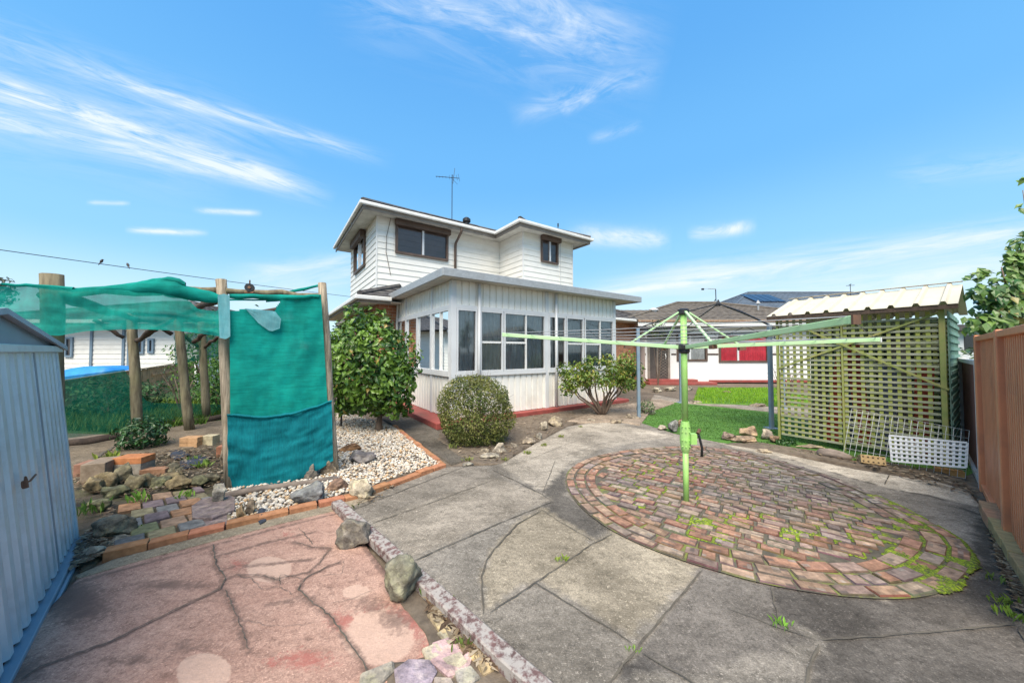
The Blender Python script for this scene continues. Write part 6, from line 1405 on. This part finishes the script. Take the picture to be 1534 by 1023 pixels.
# driftwood log before the lattice
a,b=G(1224,677,.06),G(1276,686,.06); m=MB(); m.tube([a-Vector((0,0,.0)),a.lerp(b,.1),a.lerp(b,.4)+Vector((0,0,.012)),a.lerp(b,.75),b],[.03,.062,.07,.066,.028],9); tag(m.build('log','wood_slab',None,origin=a,smooth=True),'grey brown log lying before the lattice shed','log')
a,b=G(318,747,.05),G(505,716,.05); m=MB(); m.tube([a,a.lerp(b,.3)+Vector((0,0,.02)),a.lerp(b,.7),b],[.035,.038,.032,.03],7); tag(m.build('branch','wood_slab',None,origin=a,smooth=True),'long grey branch lying under the teal panel','branch')
for pts,lb in (((( 60,668),(130,662),(240,641)),'dark log edging below the netting, left of the first post'),(((250,634),(300,631),(345,622)),'dark log edging below the netting, behind the farther posts')):
    q=[G(x,y,.06) for x,y in pts]; m=MB(); m.tube(q,.065,7); tag(m.build('edging_log','wood_dark',None,origin=q[0],smooth=True),lb,'log')
# slabs inside the pergola
sheet('pergola_bed',rag(pix((112,866),(118,812),(108,720),(108,690),(345,640),(345,735),(345,775),(330,782),(155,838)),.03),.018,'soil_dark',.06,.01,None,'dark weedy soil bed inside the pergola','garden bed')
sheet('pergola_slabs',pix((60,690),(105,664),(230,643),(345,630),(345,664),(262,676),(235,690),(150,705),(100,712)),.03,'concrete',.07,.01,lambda p:(.62,.55,.46),'old concrete slabs under the pergola','paving')
m=MB(); strip(m,[G(x,y,.03) for x,y in ((120,700),(150,682),(185,660),(205,648))],.05,.041,.02); tag(m.build('slab_gap','joint'),'dirt filled gap between the pergola slabs','joints',None,'structure')
# dark slate slab and old pavers of the pergola corner
def slab(pts,z0,z1,col,name,label=None,cat=None,kind=None,m_='rock'):
    P=[G(x,y,z1) for x,y in pts]; n=len(P); mb=MB(); mb.add([(p.x,p.y,z0) for p in P]+[tuple(p) for p in P],[tuple(range(n-1,-1,-1)),tuple(range(n,2*n))]+[(i,(i+1)%n,n+(i+1)%n,n+i) for i in range(n)],col)
    o=mb.build(name,m_,None,origin=P[0],bevel=.006); return tag(o,label,cat,None,kind)
sl_=slab([(287,757),(300,748),(340,738),(352,745),(352,762),(318,775),(288,775)],.02,.07,(.23,.18,.18),'slate_slab','dark slate slab propped at the end of the grey branch','slab'); 
slab([(289,776),(338,760),(342,784),(292,793)],.0,.045,(.22,.17,.17),'slate_slab','flat dark purple slab beside the front edging bricks','slab')
pv=MB(); PX=[((178,757),(224,745),(222,768),(174,782)),((176,783),(222,770),(218,790),(168,800)),]
o0=G(200,835); 
ring_pal=[(.26,.22,.15),(.32,.21,.14),(.24,.21,.13),(.19,.19,.19),(.21,.16,.17),(.36,.20,.11),(.28,.24,.14),(.20,.21,.11)]
A_,B_,C_,D_=[Vector((q.x,q.y)) for q in (G(165,838),G(352,782),G(300,735),G(178,752))]
nr_,nc_=6,4
for i in range(nr_):
    for j in range(nc_):
        f0_,f1_=(j+(.5 if i%2 else 0))/nc_,(j+1+(.5 if i%2 else 0))/nc_
        if f1_>1.02: f1_=1.0
        t0,t1=i/nr_,(i+1)/nr_; q=lambda f,t: A_.lerp(B_,f).lerp(D_.lerp(C_,f),t)
        P=[q(f0_,t0),q(f1_,t0),q(f1_,t1),q(f0_,t1)]; c=sum(P,Vector((0,0)))/4; P=[c+(p-c)*rnd(.86,.95) for p in P]; z=.045+rnd(-.012,.012)
        if (P[1]-P[0]).length<.04: continue
        g=rnd(.8,1.1); cl_=tuple(x*g for x in random.choice(ring_pal))
        pv.add([(p.x,p.y,0) for p in P]+[(p.x,p.y,z-.006) for p in P]+[(*(c+(p-c)*.92),z) for p in P],[(8,9,10,11)]+[(k,(k+1)%4,4+(k+1)%4,4+k) for k in range(4)]+[(4+k,4+(k+1)%4,8+(k+1)%4,8+k) for k in range(4)],cl_)
tag(pv.build('old_paving','paver'),'uneven old brick and slate pavers in the pergola corner','paving',None,'structure')
# dark cloth scraps
def scrap(pts,label,zt):
    P=[G(x,y,.05) for x,y in pts]; c=sum(P,Vector())/len(P); mb=MB(); vs=[];fs=[]; n=len(P)
    rings_=5
    for r_ in range(rings_):
        f=1-r_/rings_
        for p in P: q=c+(p-c)*f; vs.append((q.x,q.y,.045+zt*(1-f)*(.6+.6*noise.noise(Vector((q.x*14,q.y*14,r_)))) ))
    vs.append((c.x,c.y,.045+zt*.7))
    for r_ in range(rings_-1):
        for i in range(n): fs.append((r_*n+i,r_*n+(i+1)%n,(r_+1)*n+(i+1)%n,(r_+1)*n+i))
    for i in range(n): fs.append(((rings_-1)*n+i,(rings_-1)*n+(i+1)%n,len(vs)-1))
    mb.add(vs,fs); return tag(mb.build('cloth_scrap','garment',None,origin=P[0],smooth=True),label,'cloth')
scrap([(268,690),(300,680),(318,682),(300,697),(272,702)],'blue black plastic scrap lying in the pergola bed',.04); scrap([(386,760),(397,757),(403,766),(398,779),(389,784),(383,772)],'dark blue cloth scrap on the pebbles below the teal panel',.06); scrap([(245,676),(270,672),(285,680),(262,688)],'dark scrap beside the stacked bricks',.03)
# ================================================================= LOOSE BRICKS
def brk(px,py,l,w_,h,rz,col,label,group=None,rx=0,ry=0,z=0,holes=False,name='brick',cat='brick'):
    o=brick_mesh(l,w_,h,holes,col).build(name,'brick_loose',None,bevel=.005); p=G(px,py,z); return tag(put(o,p+Vector((0,w_/2,0)),rz,rx,ry),label,cat,group)
brk(186,718,.30,.20,.17,.15,(.33,.30,.25),'grey concrete block carrying an orange brick',cat='block',name='concrete_block'); p=G(186,718); o=brick_mesh(.31,.19,.075,col=(.52,.21,.085)).build('brick','brick_loose',None,bevel=.005); put(o,p+Vector((0,.10,.171)),.12); tag(o,'orange brick lying on top of the grey concrete block','brick')
brk(281,672,.26,.16,.085,.05,(.48,.29,.15),'tan brick at the bottom of the small stack'); p=G(281,672); o=brick_mesh(.26,.16,.08,col=(.50,.30,.155)).build('brick','brick_loose',None,bevel=.005); put(o,p+Vector((0,.08,.086)),.09); tag(o,'tan brick on top of the small stack','brick')
brk(309,669,.19,.14,.165,.0,(.50,.44,.29),'cream block standing beside the stacked tan bricks',cat='block',name='cream_block'); brk(330,686,.16,.2,.16,.3,(.38,.17,.10),'dark red brick behind the left post of the teal panel')
brk(226,716,.26,.12,.10,.2,(.36,.2,.12),'half buried brown brick right of the grey concrete block'); brk(128,728,.2,.3,.24,.4,(.28,.22,.16),'mossy stone block beside the blue shed',cat='block',name='stone_block'); brk(118,716,.16,.2,.16,.3,(.3,.16,.11),'dark brick against the blue shed')
# front edging bricks
ea,eb,ec,ed=G(152,842),G(551,745),G(664,702),G(590,641)
def row(a,b,n,label,grp,h=.075,w_=.10,skip=()):
    d=(b-a); ln=d.length/n; dd=d.normalized(); an=math.atan2(dd.y,dd.x); src=None
    for i in range(n):
        g=rnd(.85,1.12); o=brick_mesh(ln-.008,w_,h*rnd(.85,1.1),col=(.44*g,.20*g*rnd(.9,1.15),.105*g)).build('edging_brick','brick_loose',None,bevel=.006)
        put(o,a+dd*ln*(i+.5)+Vector((rnd(-.008,.008),rnd(-.008,.008),0)),an+rnd(-.03,.03),rnd(-.04,.04),rnd(-.025,.025)); tag(o,label,'brick',grp)
row(ea,eb,8,'orange edging brick in the row along the patio kerb','edging bricks along the patio kerb'); row(eb+(ec-eb)*.04,ec,5,'orange edging brick in the row where pebbles meet the concrete','edging bricks between pebbles and concrete'); row(ec,ed,13,'orange edging brick in the row along the dark side path','edging bricks along the side path',h=.06,w_=.075)
brk(1310,692,.23,.11,.15,-.6,(.50,.36,.18),'perforated yellow brick tilted on its end beside the white trellis',rx=1.25,z=.05,holes=True); brk(1430,714,.23,.11,.075,-.75,(.52,.30,.12),'perforated orange brick under the corner of the white trellis',holes=True); p=G(1430,714); 
# low kerb of soil along the back of the circle
sheet('soil_strip',rag(pix((1085,668),(1130,664),(1180,672),(1280,688),(1400,707),(1470,735),(1495,810),(1478,775),(1455,735),(1340,709),(1180,683)),.03),.034,'soil',.05,.01,None,'strip of bare soil between paving and turf','soil')
